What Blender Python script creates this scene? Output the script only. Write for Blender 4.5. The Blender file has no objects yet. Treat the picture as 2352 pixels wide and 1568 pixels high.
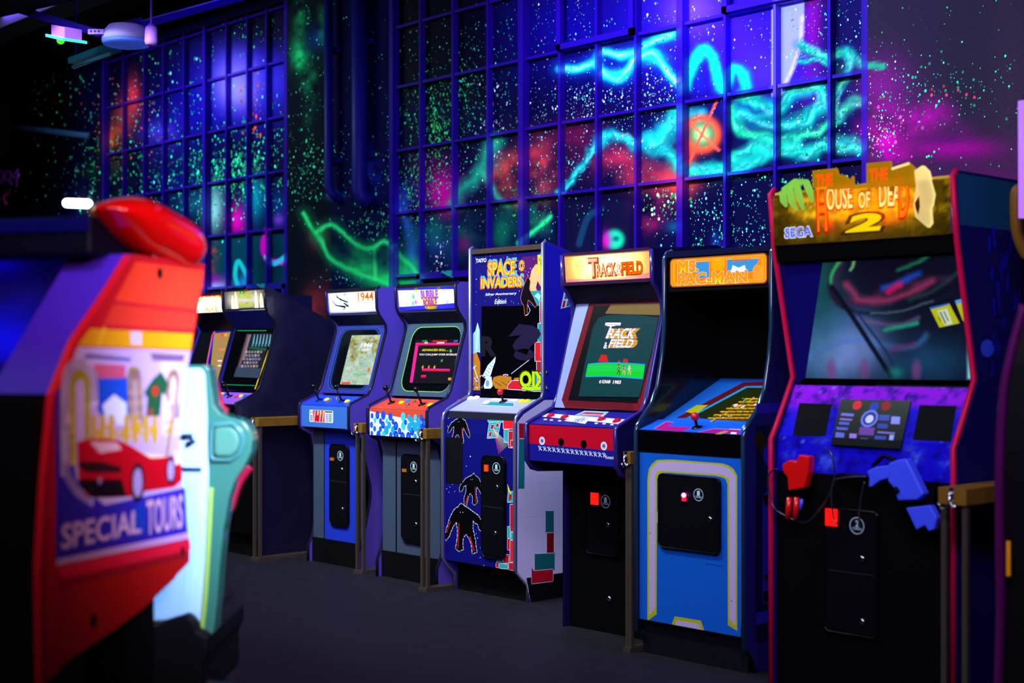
import bpy, bmesh, math, random
import numpy as np
from mathutils import Vector, Matrix
random.seed(7); np.random.seed(7)
S = bpy.context.scene; COL = S.collection
# ------------------------------------------------------------ camera, world, lights, exposure
HEAD = math.radians(42.8); FPX = 2352*50/36.0; CAMZ = 1.287; HY = 815.0
VD = Vector((-math.cos(HEAD), math.sin(HEAD), 0)); RD = Vector((math.sin(HEAD), math.cos(HEAD), 0))
cd = bpy.data.cameras.new('camera'); cam = bpy.data.objects.new('camera', cd); COL.objects.link(cam)
cam.location = (0, 0, CAMZ); cam.rotation_euler = (math.pi/2, 0, math.pi/2-HEAD)
cd.lens = 50; cd.sensor_width = 36; cd.shift_y = 31/2352.0; cd.clip_start = .05
cd.dof.use_dof = True; cd.dof.focus_distance = 7.1; cd.dof.aperture_fstop = 1.8; cd.dof.aperture_blades = 5
S.camera = cam
S.view_settings.view_transform = 'Standard'; S.view_settings.look = 'None'
S.view_settings.exposure = 0.0; S.view_settings.gamma = 1.0; S.view_settings.use_curve_mapping = False
w = bpy.data.worlds.new('world'); S.world = w; w.use_nodes = True
w.node_tree.nodes['Background'].inputs[0].default_value = (.012, .008, .05, 1)
w.node_tree.nodes['Background'].inputs[1].default_value = .12

def area(name, loc, target, sx, sy, col, watts, spread=180):
    l = bpy.data.lights.new(name, 'AREA'); l.shape = 'RECTANGLE'; l.size = sx; l.size_y = sy
    l.color = col; l.energy = watts; l.spread = math.radians(spread)
    o = bpy.data.objects.new(name, l); COL.objects.link(o); o.location = loc
    d = Vector(target)-Vector(loc); o.rotation_euler = d.to_track_quat('-Z', 'Y').to_euler()
    return o
# blacklight tubes hung along the row, washing the painted wall
area('blacklight_wash_light', (-10.2, 4.9, 4.1), (-10.2, 6.15, 2.9), 2.6, .12, (.17, .07, 1), 50)
area('blacklight_wash_light', (-8.3, 4.9, 4.1), (-8.3, 6.15, 2.9), .9, .12, (.13, .07, 1), 20)
area('blacklight_wash_light', (-4.9, 4.7, 4.1), (-5.0, 6.15, 2.9), 2.2, .12, (.2, .07, 1), 85)
area('mural_wash_light', (-6.0, 2.6, 4.0), (-6.2, 6.15, 2.2), 5.0, .3, (.72, .92, .86), 225, 110)  # unseen pale washes added to bring out the mural colours, not blacklight
area('mural_wash_light', (-10.5, 3.4, 4.0), (-10.2, 6.15, 2.6), 3.0, .3, (.68, .88, .95), 80, 110)
# unseen room fill over the aisle, plus spots aimed at single machines
area('aisle_fill_light', (-1.6, .2, 3.4), (-5.2, 4.9, 1.1), 2.4, 1.2, (.84, .72, 1), 31, 90)
area('aisle_fill_light', (-6.8, 1.6, 3.6), (-7.0, 5.2, 1.0), 2.2, .8, (.50, .42, 1), 16, 90)
area('aisle_fill_light', (-1.0, 1.6, 3.3), (-2.9, 4.3, 1.0), .8, .8, (.62, .5, 1), 9, 60)  # extra fill added to brighten the light gun machine
area('green_spot_light', (-5.2, .9, 2.6), (-3.3, 2.0, 1.0), .4, .4, (.5, 1, .5), 8, 40)
area('blue_fill_light', (-1.3, 1.7, 2.0), (-3.35, 2.0, 1.05), .3, .3, (.38, .6, 1), 7.5, 30)  # unseen spot added to brighten the chair back
area('orange_spot_light', (-.4, .9, 2.1), (-2.3, 1.75, 1.45), .4, .4, (1, .55, .5), 5, 32)

# ------------------------------------------------------------ projection helpers (photo pixel <-> place)
def ray(px, py): return VD + RD*((px-1176)/FPX) + Vector((0, 0, (HY-py)/FPX))
def proj(x, y, z):
    d = VD.x*x+VD.y*y; l = RD.x*x+RD.y*y
    return 1176+FPX*l/d, HY-FPX*(z-CAMZ)/d
def on_plane(px, py, P, N):
    r = ray(px, py); o = Vector((0, 0, CAMZ)); t = (Vector(P)-o).dot(N)/r.dot(N); return o+r*t
def at_y(px, py, Y): return on_plane(px, py, (0, Y, 0), Vector((0, 1, 0)))
def at_d(px, py, d): return Vector((0, 0, CAMZ))+ray(px, py)*d

# ------------------------------------------------------------ materials
def lin(c):
    if isinstance(c, str): c = tuple(int(c[i:i+2], 16) for i in (0, 2, 4))
    return tuple(((v/255)/12.92 if v/255 <= .04045 else ((v/255+.055)/1.055)**2.4) for v in c)
MC = {}
def mat(c, rough=.45, emit=0, kind='', metal=0, noise=0, coat=0, spec=None):
    if spec is None: spec = .5 if (coat or metal or rough < .21) else .10
    k = (c if isinstance(c, str) else tuple(c), rough, emit, kind, metal, noise, coat, spec)
    if k in MC: return MC[k]
    m = bpy.data.materials.new((kind or ('glow' if emit else 'paint'))+'_'+(c if isinstance(c, str) else 'mix'))
    m.use_nodes = True; nt = m.node_tree; b = nt.nodes['Principled BSDF']; out = nt.nodes['Material Output']
    col = lin(c)+(1,)
    b.inputs['Base Color'].default_value = col; b.inputs['Roughness'].default_value = rough
    b.inputs['Metallic'].default_value = metal; b.inputs['Coat Weight'].default_value = coat
    b.inputs['Specular IOR Level'].default_value = spec
    if kind == 'lit':     # backlit printed plastic: lets the tube behind it through
        t = nt.nodes.new('ShaderNodeBsdfTranslucent'); t.inputs[0].default_value = col
        e = nt.nodes.new('ShaderNodeEmission'); e.inputs[0].default_value = col; e.inputs[1].default_value = emit
        a = nt.nodes.new('ShaderNodeAddShader'); nt.links.new(t.outputs[0], a.inputs[0]); nt.links.new(e.outputs[0], a.inputs[1])
        nt.links.new(a.outputs[0], out.inputs[0]); MC[k] = m; return m
    if emit:
        b.inputs['Emission Color'].default_value = col; b.inputs['Emission Strength'].default_value = emit
        if emit > .4: b.inputs['Base Color'].default_value = (.004, .004, .006, 1)
    if noise:
        tc = nt.nodes.new('ShaderNodeTexCoord'); n = nt.nodes.new('ShaderNodeTexNoise'); n.inputs['Scale'].default_value = noise
        n.inputs['Detail'].default_value = 6
        mx = nt.nodes.new('ShaderNodeMix'); mx.data_type = 'RGBA'; mx.blend_type = 'MULTIPLY'; mx.inputs[0].default_value = .55
        mx.inputs[6].default_value = col; nt.links.new(tc.outputs['Object'], n.inputs[0]); nt.links.new(n.outputs[0], mx.inputs[7])
        nt.links.new(mx.outputs[2], b.inputs['Base Color'])
        bp = nt.nodes.new('ShaderNodeBump'); bp.inputs['Strength'].default_value = .15; bp.inputs['Distance'].default_value = .01
        nt.links.new(n.outputs[0], bp.inputs['Height']); nt.links.new(bp.outputs[0], b.inputs['Normal'])
    MC[k] = m; return m
def vcmat(name, emit=0, rough=.6, lit=False, bump=None):
    if name in MC: return MC[name]
    m = bpy.data.materials.new(name); m.use_nodes = True; nt = m.node_tree; b = nt.nodes['Principled BSDF']
    a = nt.nodes.new('ShaderNodeAttribute'); a.attribute_name = 'art'
    nt.links.new(a.outputs['Color'], b.inputs['Base Color']); b.inputs['Roughness'].default_value = rough; b.inputs['Specular IOR Level'].default_value = .2 if emit else .02
    if emit:
        for l_ in list(b.inputs['Base Color'].links): nt.links.remove(l_)
        b.inputs['Base Color'].default_value = (.004, .004, .006, 1); nt.links.new(a.outputs['Color'], b.inputs['Emission Color']); b.inputs['Emission Strength'].default_value = emit
    if lit:
        t = nt.nodes.new('ShaderNodeBsdfTranslucent'); e = nt.nodes.new('ShaderNodeEmission'); e.inputs[1].default_value = emit
        nt.links.new(a.outputs['Color'], t.inputs[0]); nt.links.new(a.outputs['Color'], e.inputs[0])
        ad = nt.nodes.new('ShaderNodeAddShader'); nt.links.new(t.outputs[0], ad.inputs[0]); nt.links.new(e.outputs[0], ad.inputs[1])
        nt.links.new(ad.outputs[0], nt.nodes['Material Output'].inputs[0])
    if bump:
        tc = nt.nodes.new('ShaderNodeTexCoord')
        if bump == 'brick':
            mp = nt.nodes.new('ShaderNodeMapping'); mp.inputs['Rotation'].default_value = (math.pi/2, 0, 0)
            nt.links.new(tc.outputs['Object'], mp.inputs[0])
            n = nt.nodes.new('ShaderNodeTexBrick'); n.inputs['Scale'].default_value = 4.2; n.inputs['Mortar Size'].default_value = .03
            n.inputs['Color1'].default_value = (1, 1, 1, 1); n.inputs['Color2'].default_value = (.8, .8, .8, 1); n.inputs['Mortar'].default_value = (0, 0, 0, 1)
            nt.links.new(mp.outputs[0], n.inputs[0]); o = n.outputs['Color']
        else:
            n = nt.nodes.new('ShaderNodeTexNoise'); n.inputs['Scale'].default_value = 60; nt.links.new(tc.outputs['Object'], n.inputs[0]); o = n.outputs[0]
        bp = nt.nodes.new('ShaderNodeBump'); bp.inputs['Strength'].default_value = .5; bp.inputs['Distance'].default_value = .01
        nt.links.new(o, bp.inputs['Height']); nt.links.new(bp.outputs[0], b.inputs['Normal'])
    MC[name] = m; return m
BLACK = mat('060608', .5, spec=.08); DARK = mat('0b0a0e', .6, noise=30, spec=.1); CHROME = mat('c8c8d0', .15, metal=1); GLOSSBLK = mat('040405', .22, spec=.3)

# ------------------------------------------------------------ objects
def tag(o, label=None, cat=None, group=None, kind=None):
    if label: o['label'] = label
    if cat: o['category'] = cat
    if group: o['group'] = group
    if kind: o['kind'] = kind
    return o
def empty(name, loc, label, cat, group=None):
    o = bpy.data.objects.new(name, None); COL.objects.link(o); o.location = loc; o.empty_display_size = .1
    return tag(o, label, cat, group)
def link(name, me, parent=None, loc=None):
    o = bpy.data.objects.new(name, me); COL.objects.link(o)
    if parent is not None:
        o.parent = parent; o.matrix_parent_inverse = Matrix.Translation(wloc(parent)).inverted()
    return o
def wloc(o):
    v = o.location.copy() if o.type == 'EMPTY' else Vector((0, 0, 0)); return v
class MB:
    """collects faces for ONE mesh object, world coordinates"""
    def __init__(s): s.v = []; s.f = []; s.mi = []; s.mats = []; s.sm = []
    def slot(s, m):
        if m not in s.mats: s.mats.append(m)
        return s.mats.index(m)
    def face(s, pts, m, sm=False):
        i = len(s.v); s.v += [tuple(p) for p in pts]; s.f.append(tuple(range(i, i+len(pts)))); s.mi.append(s.slot(m)); s.sm.append(sm)
    def mesh(s, vs, fs, m, sm=False):
        i = len(s.v); s.v += [tuple(p) for p in vs]; k = s.slot(m)
        for f in fs: s.f.append(tuple(i+j for j in f)); s.mi.append(k); s.sm.append(sm)
    def box(s, a, b, m):
        x0, y0, z0 = (min(a[i], b[i]) for i in range(3)); x1, y1, z1 = (max(a[i], b[i]) for i in range(3))
        vs = [(x, y, z) for z in (z0, z1) for y in (y0, y1) for x in (x0, x1)]
        s.mesh(vs, [(0, 2, 3, 1), (4, 5, 7, 6), (0, 1, 5, 4), (2, 6, 7, 3), (0, 4, 6, 2), (1, 3, 7, 5)], m)
    def prism(s, pts, off, m, m2=None):
        n = len(pts); off = Vector(off); q = [Vector(p)+off for p in pts]
        s.mesh(list(pts), [tuple(range(n))], m); s.mesh(q, [tuple(reversed(range(n)))], m)
        s.mesh(list(pts)+q, [(i, i+n, (i+1) % n+n, (i+1) % n) for i in range(n)], m2 or m)
    def tube(s, pts, r, m, n=8, closed=False, cap=True):
        pts = [Vector(p) for p in pts]; N = len(pts); rs = r if isinstance(r, (list, tuple)) else [r]*N
        rings = []; up = None
        for i, p in enumerate(pts):
            a = pts[(i-1) % N] if (i > 0 or closed) else p; b = pts[(i+1) % N] if (i < N-1 or closed) else p
            t = (b-a).normalized()
            if up is None: up = Vector((0, 0, 1)) if abs(t.z) < .9 else Vector((1, 0, 0))
            e = t.cross(up).normalized(); up = e.cross(t).normalized()
            rings.append([p+(e*math.cos(k*2*math.pi/n)+up*math.sin(k*2*math.pi/n))*rs[i] for k in range(n)])
        vs = [q for R in rings for q in R]; fs = []
        for i in range(N if closed else N-1):
            j = (i+1) % N
            for k in range(n): fs.append((i*n+k, i*n+(k+1) % n, j*n+(k+1) % n, j*n+k))
        if cap and not closed: fs += [tuple(reversed(range(n))), tuple(range((N-1)*n, N*n))]
        s.mesh(vs, fs, m, True)
    def lathe(s, c, axis, prof, m, n=20):
        c = Vector(c); ax = Vector(axis).normalized(); e = ax.orthogonal().normalized(); f = ax.cross(e)
        vs = [c+ax*h+(e*math.cos(k*2*math.pi/n)+f*math.sin(k*2*math.pi/n))*max(r, 1e-4) for (r, h) in prof for k in range(n)]
        fs = [(i*n+k, i*n+(k+1) % n, (i+1)*n+(k+1) % n, (i+1)*n+k) for i in range(len(prof)-1) for k in range(n)]
        fs += [tuple(reversed(range(n))), tuple(range((len(prof)-1)*n, len(prof)*n))]
        s.mesh(vs, fs, m, True)
    def ball(s, c, r, m, n=14, sc=(1, 1, 1)):
        c = Vector(c); R = n//2
        vs = [c+Vector((math.sin(math.pi*i/R)*math.cos(2*math.pi*k/n)*sc[0], math.sin(math.pi*i/R)*math.sin(2*math.pi*k/n)*sc[1], math.cos(math.pi*i/R)*sc[2]))*r for i in range(R+1) for k in range(n)]
        s.mesh(vs, [(i*n+k, (i+1)*n+k, (i+1)*n+(k+1) % n, i*n+(k+1) % n) for i in range(R) for k in range(n)], m, True)
    def build(s, name, parent=None, bevel=0, merge=True):
        me = bpy.data.meshes.new(name); me.from_pydata(s.v, [], s.f)
        for m in s.mats: me.materials.append(m)
        me.polygons.foreach_set('material_index', s.mi); me.polygons.foreach_set('use_smooth', s.sm); me.update()
        o = link(name, me, parent)
        if bevel:
            if merge:
                bm = bmesh.new(); bm.from_mesh(me); bmesh.ops.remove_doubles(bm, verts=bm.verts, dist=1e-5); bm.to_mesh(me); bm.free()
            b = o.modifiers.new('bevel', 'BEVEL'); b.width = bevel; b.segments = 3; b.limit_method = 'ANGLE'
        return o
_F = {}
def glyphs(txt, bold=0.0):
    k = (txt, bold)
    if k in _F: return _F[k]
    c = bpy.data.curves.new('t', 'FONT'); c.body = txt; c.size = 1; c.offset = bold; c.resolution_u = 3; c.fill_mode = 'FRONT'
    o = bpy.data.objects.new('t', c); COL.objects.link(o); dg = bpy.context.evaluated_depsgraph_get(); dg.update()
    me = o.evaluated_get(dg).to_mesh(); vs = [(v.co.x, v.co.y) for v in me.vertices]; fs = [tuple(p.vertices) for p in me.polygons]
    o.evaluated_get(dg).to_mesh_clear(); bpy.data.objects.remove(o); bpy.data.curves.remove(c)
    xs = [a for a, b in vs] or [0]; ys = [b for a, b in vs] or [0]
    _F[k] = (vs, fs, min(xs), max(xs), min(ys), max(ys)); return _F[k]
class Panel(MB):
    """a flat panel with printed artwork: O origin, U right, V up; art is laid over it layer by layer"""
    def __init__(s, O, U, V, w, h, m=None, th=.012, step=.00003):
        super().__init__(); s.O = Vector(O); s.U = Vector(U).normalized(); s.V = Vector(V).normalized(); s.N = s.U.cross(s.V)
        s.w = w; s.h = h; s.k = 0; s.step = step; s.vc = None
        if m is not None:
            P = [s.p(0, 0), s.p(w, 0), s.p(w, h), s.p(0, h)]
            if th: s.prism(P, -s.N*th, m)
            else: s.face(P, m)
    def p(s, u, v, k=0): return s.O+s.U*u+s.V*v+s.N*(k*s.step)
    def uv(s, px, py): q = on_plane(px, py, s.O, s.N)-s.O; return q.dot(s.U), q.dot(s.V)
    def lay(s): s.k += 1; return s.k
    def clip(s, pts):
        def cut(P, f, lerp):
            o = []
            for i in range(len(P)):
                a, b = P[i], P[(i+1) % len(P)]; fa, fb = f(a), f(b)
                if fa >= 0: o.append(a)
                if (fa >= 0) != (fb >= 0): t = fa/(fa-fb); o.append((a[0]+(b[0]-a[0])*t, a[1]+(b[1]-a[1])*t))
            return o
        for f in (lambda q: q[0], lambda q: s.w-q[0], lambda q: q[1], lambda q: s.h-q[1]):
            pts = cut(pts, f, 0)
            if len(pts) < 3: return []
        return pts
    def poly(s, pts, m, k=None):       # local metres
        k = s.lay() if k is None else k; pts = s.clip(pts)
        if pts: s.face([s.p(u, v, k) for u, v in pts], m)
    def pp(s, pts, m, k=None): s.poly([s.uv(*q) for q in pts], m, k)        # photo pixels on this plane
    def line(s, pts, wd, m, px=True, k=None, closed=False):
        k = s.lay() if k is None else k
        q = [Vector(s.uv(*a)) if px else Vector(a) for a in pts]
        if closed: q.append(q[0])
        for a, b in zip(q, q[1:]):
            d = (b-a)
            if d.length < 1e-6: continue
            d.normalize(); n = Vector((-d.y, d.x))*wd/2; e = d*wd*.35
            s.poly([tuple(a-e+n), tuple(a-e-n), tuple(b+e-n), tuple(b+e+n)], m, k)
    def disc(s, u, v, r, m, n=20, ry=None, k=None): s.poly([(u+r*math.cos(2*math.pi*i/n), v+(ry or r)*math.sin(2*math.pi*i/n)) for i in range(n)], m, k)
    def dpx(s, px, py, r, m, n=20, k=None, ry=None): u, v = s.uv(px, py); s.disc(u, v, r, m, n, ry, k)
    def rrect(s, u0, v0, u1, v1, r, m, k=None, n=5):
        P = []
        for cx, cy, a0 in ((u1-r, v1-r, 0), (u0+r, v1-r, 90), (u0+r, v0+r, 180), (u1-r, v0+r, 270)):
            P += [(cx+r*math.cos(math.radians(a0+90*i/n)), cy+r*math.sin(math.radians(a0+90*i/n))) for i in range(n+1)]
        s.poly(P, m, k); return P
    def text(s, txt, u0, v0, u1, v1, m, bold=0, shear=0, k=None, arc=0):
        vs, fs = glyphs(txt, bold)[:2]; a, b, c, d = glyphs(txt, 0)[2:]; k = s.lay() if k is None else k
        if b <= a or d <= c: return
        P = []
        for x, y in vs:
            X = (x-a)/(b-a); Y = (y-c)/(d-c); P.append(s.p(u0+(u1-u0)*X+shear*(Y-.5)*(v1-v0), v0+(v1-v0)*Y+arc*(1-(2*X-1)**2), k))
        s.mesh(P, fs, m)
    def tpx(s, txt, bl, tr, m, bold=0, shear=0, k=None, arc=0):
        u0, v0 = s.uv(*bl); u1, v1 = s.uv(*tr); s.text(txt, u0, v0, u1, v1, m, bold, shear, k, arc)
    def grid(s, u0, v0, u1, v1, nx, ny, m, fn):
        k = s.lay(); base = len(s.v); us = np.linspace(u0, u1, nx+1); vs = np.linspace(v0, v1, ny+1)
        UU, VV = np.meshgrid(us, vs); P = (np.array(s.p(0, 0, k))[None, :]+UU.ravel()[:, None]*np.array(s.U)+VV.ravel()[:, None]*np.array(s.V))
        d = VD.x*P[:, 0]+VD.y*P[:, 1]; l = RD.x*P[:, 0]+RD.y*P[:, 1]
        C = fn(1176+FPX*l/d, HY-FPX*(P[:, 2]-CAMZ)/d)
        s.v += [tuple(q) for q in P]; sl = s.slot(m)
        for j in range(ny):
            for i in range(nx):
                a = base+j*(nx+1)+i; s.f.append((a, a+1, a+nx+2, a+nx+1)); s.mi.append(sl); s.sm.append(False)
        s.vc = (s.vc or [])+[(base, C)]
    def build(s, name, parent=None, bevel=0):
        o = super().build(name, parent, bevel)
        if s.vc:
            at = o.data.color_attributes.new('art', 'FLOAT_COLOR', 'POINT'); arr = np.ones((len(s.v), 4), 'f')
            for base, C in s.vc: arr[base:base+len(C), :3] = tolin(C)
            at.data.foreach_set('color', arr.ravel())
        return o
def tolin(C): C = np.clip(C, 0, 255)/255.; return np.where(C <= .04045, C/12.92, ((C+.055)/1.055)**2.4)
def vnoise(x, y, seed=0):
    rs = np.random.RandomState(seed); T = rs.rand(64, 64); xi = np.floor(x).astype(int); yi = np.floor(y).astype(int)
    fx = x-xi; fy = y-yi; fx = fx*fx*(3-2*fx); fy = fy*fy*(3-2*fy); g = lambda a, b: T[a % 64, b % 64]
    return (g(xi, yi)*(1-fx)+g(xi+1, yi)*fx)*(1-fy)+(g(xi, yi+1)*(1-fx)+g(xi+1, yi+1)*fx)*fy
def fbm(x, y, seed=0, o=4): return sum(vnoise(x*2**i, y*2**i, seed+i)/2**i for i in range(o))/sum(1/2**i for i in range(o))
class Canvas:
    """paint in numpy at a set of surface points (x, y = their photo coordinates)"""
    def __init__(s, x, y, base): s.x = x; s.y = y; s.C = np.tile(np.array(base, float), (len(x), 1))
    def over(s, a, col): a = np.clip(a, 0, 1)[:, None]; s.C = s.C*(1-a)+np.array(col, float)*a
    def blob(s, cx, cy, rx, ry, col, a=1, ns=0, seed=1, hard=1):
        r = ((s.x-cx)/rx)**2+((s.y-cy)/ry)**2; f = np.exp(-r**hard)*a
        if ns: f = f*np.clip((fbm(s.x/ns, s.y/ns, seed)-.25)*2.2, 0, 1.3)
        s.over(f, col)
    def rect(s, x0, y0, x1, y1, col, a=1, soft=1):
        f = np.clip(np.minimum(np.minimum(s.x-x0, x1-s.x), np.minimum(s.y-y0, y1-s.y))/soft+.5, 0, 1)*a; s.over(f, col)
    def stroke(s, pts, wd, col, a=1, soft=.5, wob=0, seed=3):
        x, y = s.x, s.y
        if wob: x = x+(fbm(s.x/28, s.y/28, seed)-.5)*wob; y = y+(fbm(s.x/28, s.y/28, seed+9)-.5)*wob
        pts = smooth(pts); D = np.full(len(x), 1e9)
        for (x0, y0), (x1, y1) in zip(pts, pts[1:]):
            dx, dy = x1-x0, y1-y0; L = dx*dx+dy*dy+1e-9; t = np.clip(((x-x0)*dx+(y-y0)*dy)/L, 0, 1)
            D = np.minimum(D, (x-x0-t*dx)**2+(y-y0-t*dy)**2)
        D = np.sqrt(D); s.over(np.clip((1-D/wd)/soft, 0, 1)*a, col); return D
def smooth(p, n=5):
    if len(p) < 3: return p
    o = []; q = [p[0]]+list(p)+[p[-1]]
    for i in range(1, len(q)-2):
        a, b, c, d = (np.array(q[i+j], float) for j in (-1, 0, 1, 2))
        for t in np.linspace(0, 1, n, endpoint=False): o.append(tuple(.5*((2*b)+(c-a)*t+(2*a-5*b+4*c-d)*t*t+(-a+3*b-3*c+d)*t**3)))
    return o+[tuple(p[-1])]
# ------------------------------------------------------------ room shell
YW = 6.1
fl = MB(); fl.box((-16, -4, -.1), (3, 6.4, 0), mat('26232b', .6, noise=14, spec=.12)); fl.build('floor').__setitem__('kind', 'structure')
ce = MB(); ce.box((-16, -4, 4.35), (3, 6.4, 4.45), mat('0a0a12', .8)); tag(ce.build('ceiling'), kind='structure')
wl = MB(); wl.box((-15.6, -4, 0), (-15.5, 6.4, 4.35), mat('0b0b16', .8)); tag(wl.build('wall_left'), kind='structure')

def mural(x, y):
    c = Canvas(x, y, (4, 3, 44)); B = c.blob; ST = c.stroke
    # far left wall and left window
    B(60, 250, 120, 300, (1, 1, 4), 1, hard=3); B(0, 240, 22, 110, (20, 110, 40), .8); B(0, 100, 16, 60, (60, 20, 60), .8)
    B(460, 250, 110, 120, (14, 3, 150), .95); B(570, 190, 90, 110, (30, 8, 230), .95); B(260, 380, 90, 80, (2, 4, 20), .8); B(600, 60, 140, 50, (3, 2, 26), .9); B(280, 150, 90, 70, (3, 2, 26), .8)
    B(545, 190, 48, 56, (225, 205, 255), 1); B(555, 170, 80, 60, (80, 60, 255), .6); B(640, 190, 26, 60, (70, 50, 255), .6); B(360, 310, 45, 50, (90, 60, 250), .85, 60)
    B(305, 225, 18, 48, (235, 40, 70), .95); B(283, 270, 25, 45, (200, 60, 60), .7); B(255, 330, 28, 50, (230, 80, 40), .9, 30); B(240, 400, 40, 50, (30, 90, 60), .6, 30)
    B(470, 370, 90, 60, (0, 60, 90), .6, 40); B(400, 420, 60, 30, (8, 14, 110), .7); B(540, 340, 90, 40, (4, 3, 50), .8)
    B(490, 480, 24, 55, (160, 235, 225), .95); B(545, 505, 22, 40, (250, 0, 180), 1); B(585, 455, 25, 60, (0, 150, 190), .9); B(640, 470, 25, 40, (10, 60, 150), .7); B(440, 470, 40, 30, (10, 90, 120), .7)
    c.rect(400, 538, 660, 700, (2, 66, 84), .92, 8); B(620, 600, 30, 80, (3, 30, 50), .9)
    B(487, 590, 14, 40, (210, 70, 70), .95, 8, 5); B(490, 655, 40, 14, (190, 190, 255), .95); B(485, 640, 30, 12, (160, 20, 160), .8)
    ST([(548, 660), (540, 630), (548, 600), (570, 640)], 7, (30, 220, 220), .9); B(560, 650, 12, 20, (40, 160, 240), .8)
    ST([(612, 530), (605, 570), (620, 600), (650, 600)], 10, (230, 0, 190), .95); ST([(612, 590), (630, 605), (655, 590)], 8, (40, 220, 240), .9); B(640, 505, 14, 14, (140, 60, 220), .8)
    # pier
    c.rect(658, -1500, 762, 760, (5, 14, 22), .95, 4)
    B(692, 30, 18, 60, (30, 220, 120), .9, 30); B(738, 60, 14, 60, (30, 190, 110), .85, 30); B(685, 130, 20, 40, (30, 230, 120), .9, 25); B(712, 200, 16, 80, (20, 150, 90), .7, 25); B(725, 90, 22, 30, (10, 40, 160), .5)
    B(727, 700, 26, 40, (210, 60, 60), .9, 30); B(730, 545, 24, 30, (120, 40, 60), .8); B(735, 690, 40, 60, (90, 24, 40), .6)
    # duct bay
    c.rect(762, -1500, 900, 470, (3, 3, 52), .95, 6); c.rect(762, 470, 905, 700, (4, 8, 44), .9, 10); B(850, 400, 22, 60, (40, 60, 200), .8, 30); B(770, 450, 20, 10, (60, 120, 220), .8)
    # window two
    c.rect(900, -1500, 1120, 240, (2, 1, 16), .95, 30)
    B(1640, 60, 250, 150, (44, 10, 240), 1); B(1310, 60, 150, 120, (14, 4, 130), .9); B(1590, 25, 70, 60, (120, 70, 255), .9); B(1700, 110, 80, 90, (60, 20, 250), .8); B(1760, 170, 70, 60, (70, 40, 240), .7)
    B(1010, 250, 130, 70, (4, 22, 40), .6); B(1870, 60, 26, 120, (170, 0, 170), .9); B(1930, 70, 60, 120, (6, 3, 60), .9); B(1860, 200, 40, 40, (110, 10, 170), .6)
    B(1160, 395, 40, 62, (245, 75, 60), .98, 40, 4); B(1240, 385, 44, 66, (250, 62, 72), .98, 50, 5); B(1190, 465, 14, 12, (255, 90, 40), .9); B(1330, 320, 60, 50, (120, 14, 60), .8, 60)
    B(1430, 375, 90, 50, (190, 34, 70), .95, 70, 6); B(1510, 395, 60, 44, (250, 60, 74), .95, 60, 7); B(1565, 410, 30, 50, (240, 60, 60), .9); B(1545, 420, 60, 22, (255, 70, 70), .7)
    B(1010, 430, 42, 52, (225, 0, 160), .98); B(1025, 470, 26, 30, (240, 0, 150), .9); B(980, 380, 40, 50, (70, 8, 60), .7); B(1130, 350, 24, 50, (60, 190, 150), .8, 30)
    ST([(1040, 470), (1062, 430), (1100, 400), (1118, 345), (1140, 322)], 26, (30, 200, 140), .85, 1, 20); ST([(1110, 400), (1140, 450), (1165, 470)], 12, (60, 220, 150), .8, 1, 12)
    B(1215, 475, 50, 30, (30, 205, 120), .95, 40); B(1250, 500, 30, 40, (30, 170, 100), .9, 40); ST([(1190, 560), (1225, 535), (1262, 500)], 9, (40, 255, 140), .95, .9, 12)
    B(930, 460, 40, 40, (40, 70, 180), .8, 40); ST([(915, 470), (940, 530), (945, 600), (950, 640)], 22, (50, 90, 210), .85, .9, 16)
    B(985, 540, 60, 50, (10, 90, 90), .9, 50); B(1060, 530, 40, 50, (14, 120, 90), .9, 50, 4); B(1000, 590, 40, 40, (30, 60, 150), .8, 40); B(1065, 560, 18, 20, (120, 20, 90), .8); B(1150, 530, 50, 60, (8, 90, 70), .85, 50)
    # lightning: left, green
    for p in ([(697, 490), (712, 520), (735, 545), (755, 585), (790, 612), (840, 635), (900, 655), (940, 668)], [(728, 532), (760, 516), (790, 535), (815, 562), (850, 572), (880, 555), (912, 578), (940, 610), (965, 640)]):
        ST(p, 26, (10, 150, 70), .55, 1, 16); ST(p, 8, (40, 245, 120), .95, .8, 10)
    B(880, 605, 66, 44, (24, 210, 100), .95, 34); B(800, 590, 50, 30, (10, 110, 60), .7, 24); B(900, 640, 60, 20, (30, 235, 110), .9); B(930, 620, 34, 34, (30, 220, 110), .85, 30); B(830, 615, 40, 20, (30, 210, 100), .7, 20)
    ST([(860, 575), (862, 640)], 6, (60, 255, 120), .6); B(870, 590, 20, 14, (6, 50, 60), .7)
    # upper cyan bolt
    up = [(1285, 158), (1335, 156), (1368, 140), (1382, 118), (1425, 128), (1455, 118), (1485, 102), (1545, 80)]; lo = [(1372, 150), (1395, 175), (1420, 182), (1442, 160), (1462, 132), (1498, 122), (1525, 152), (1552, 188), (1565, 195)]
    for p in (up, lo): ST(p, 30, (0, 110, 200), .6, 1, 10); ST(p, 14, (20, 250, 235), .97, .7, 10); ST(p, 4, (200, 255, 255), .8, .8, 10)
    ST(lo, 3, (210, 255, 255), .9, .8, 8); B(1415, 172, 26, 13, (30, 250, 235), .9); B(1500, 135, 30, 16, (20, 240, 230), .7)
    g = [(1572, 200), (1590, 150), (1612, 118), (1634, 130), (1645, 170), (1660, 205), (1682, 160), (1705, 170), (1712, 200)]
    ST(g, 24, (0, 190, 190), .7, 1, 16); ST(g, 17, (10, 245, 200), .95, .7, 14); B(1607, 185, 12, 22, (20, 30, 200), .8)
    # moon
    inside = ((x-1449)**2+(y-20)**2 < 397**2) & (x > 1772) & (y < 222); c.C[inside] = (138, 140, 250); c.stroke([(1843, 40), (1840, 90), (1826, 145), (1795, 214)], 7, (200, 185, 250), .7)
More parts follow.
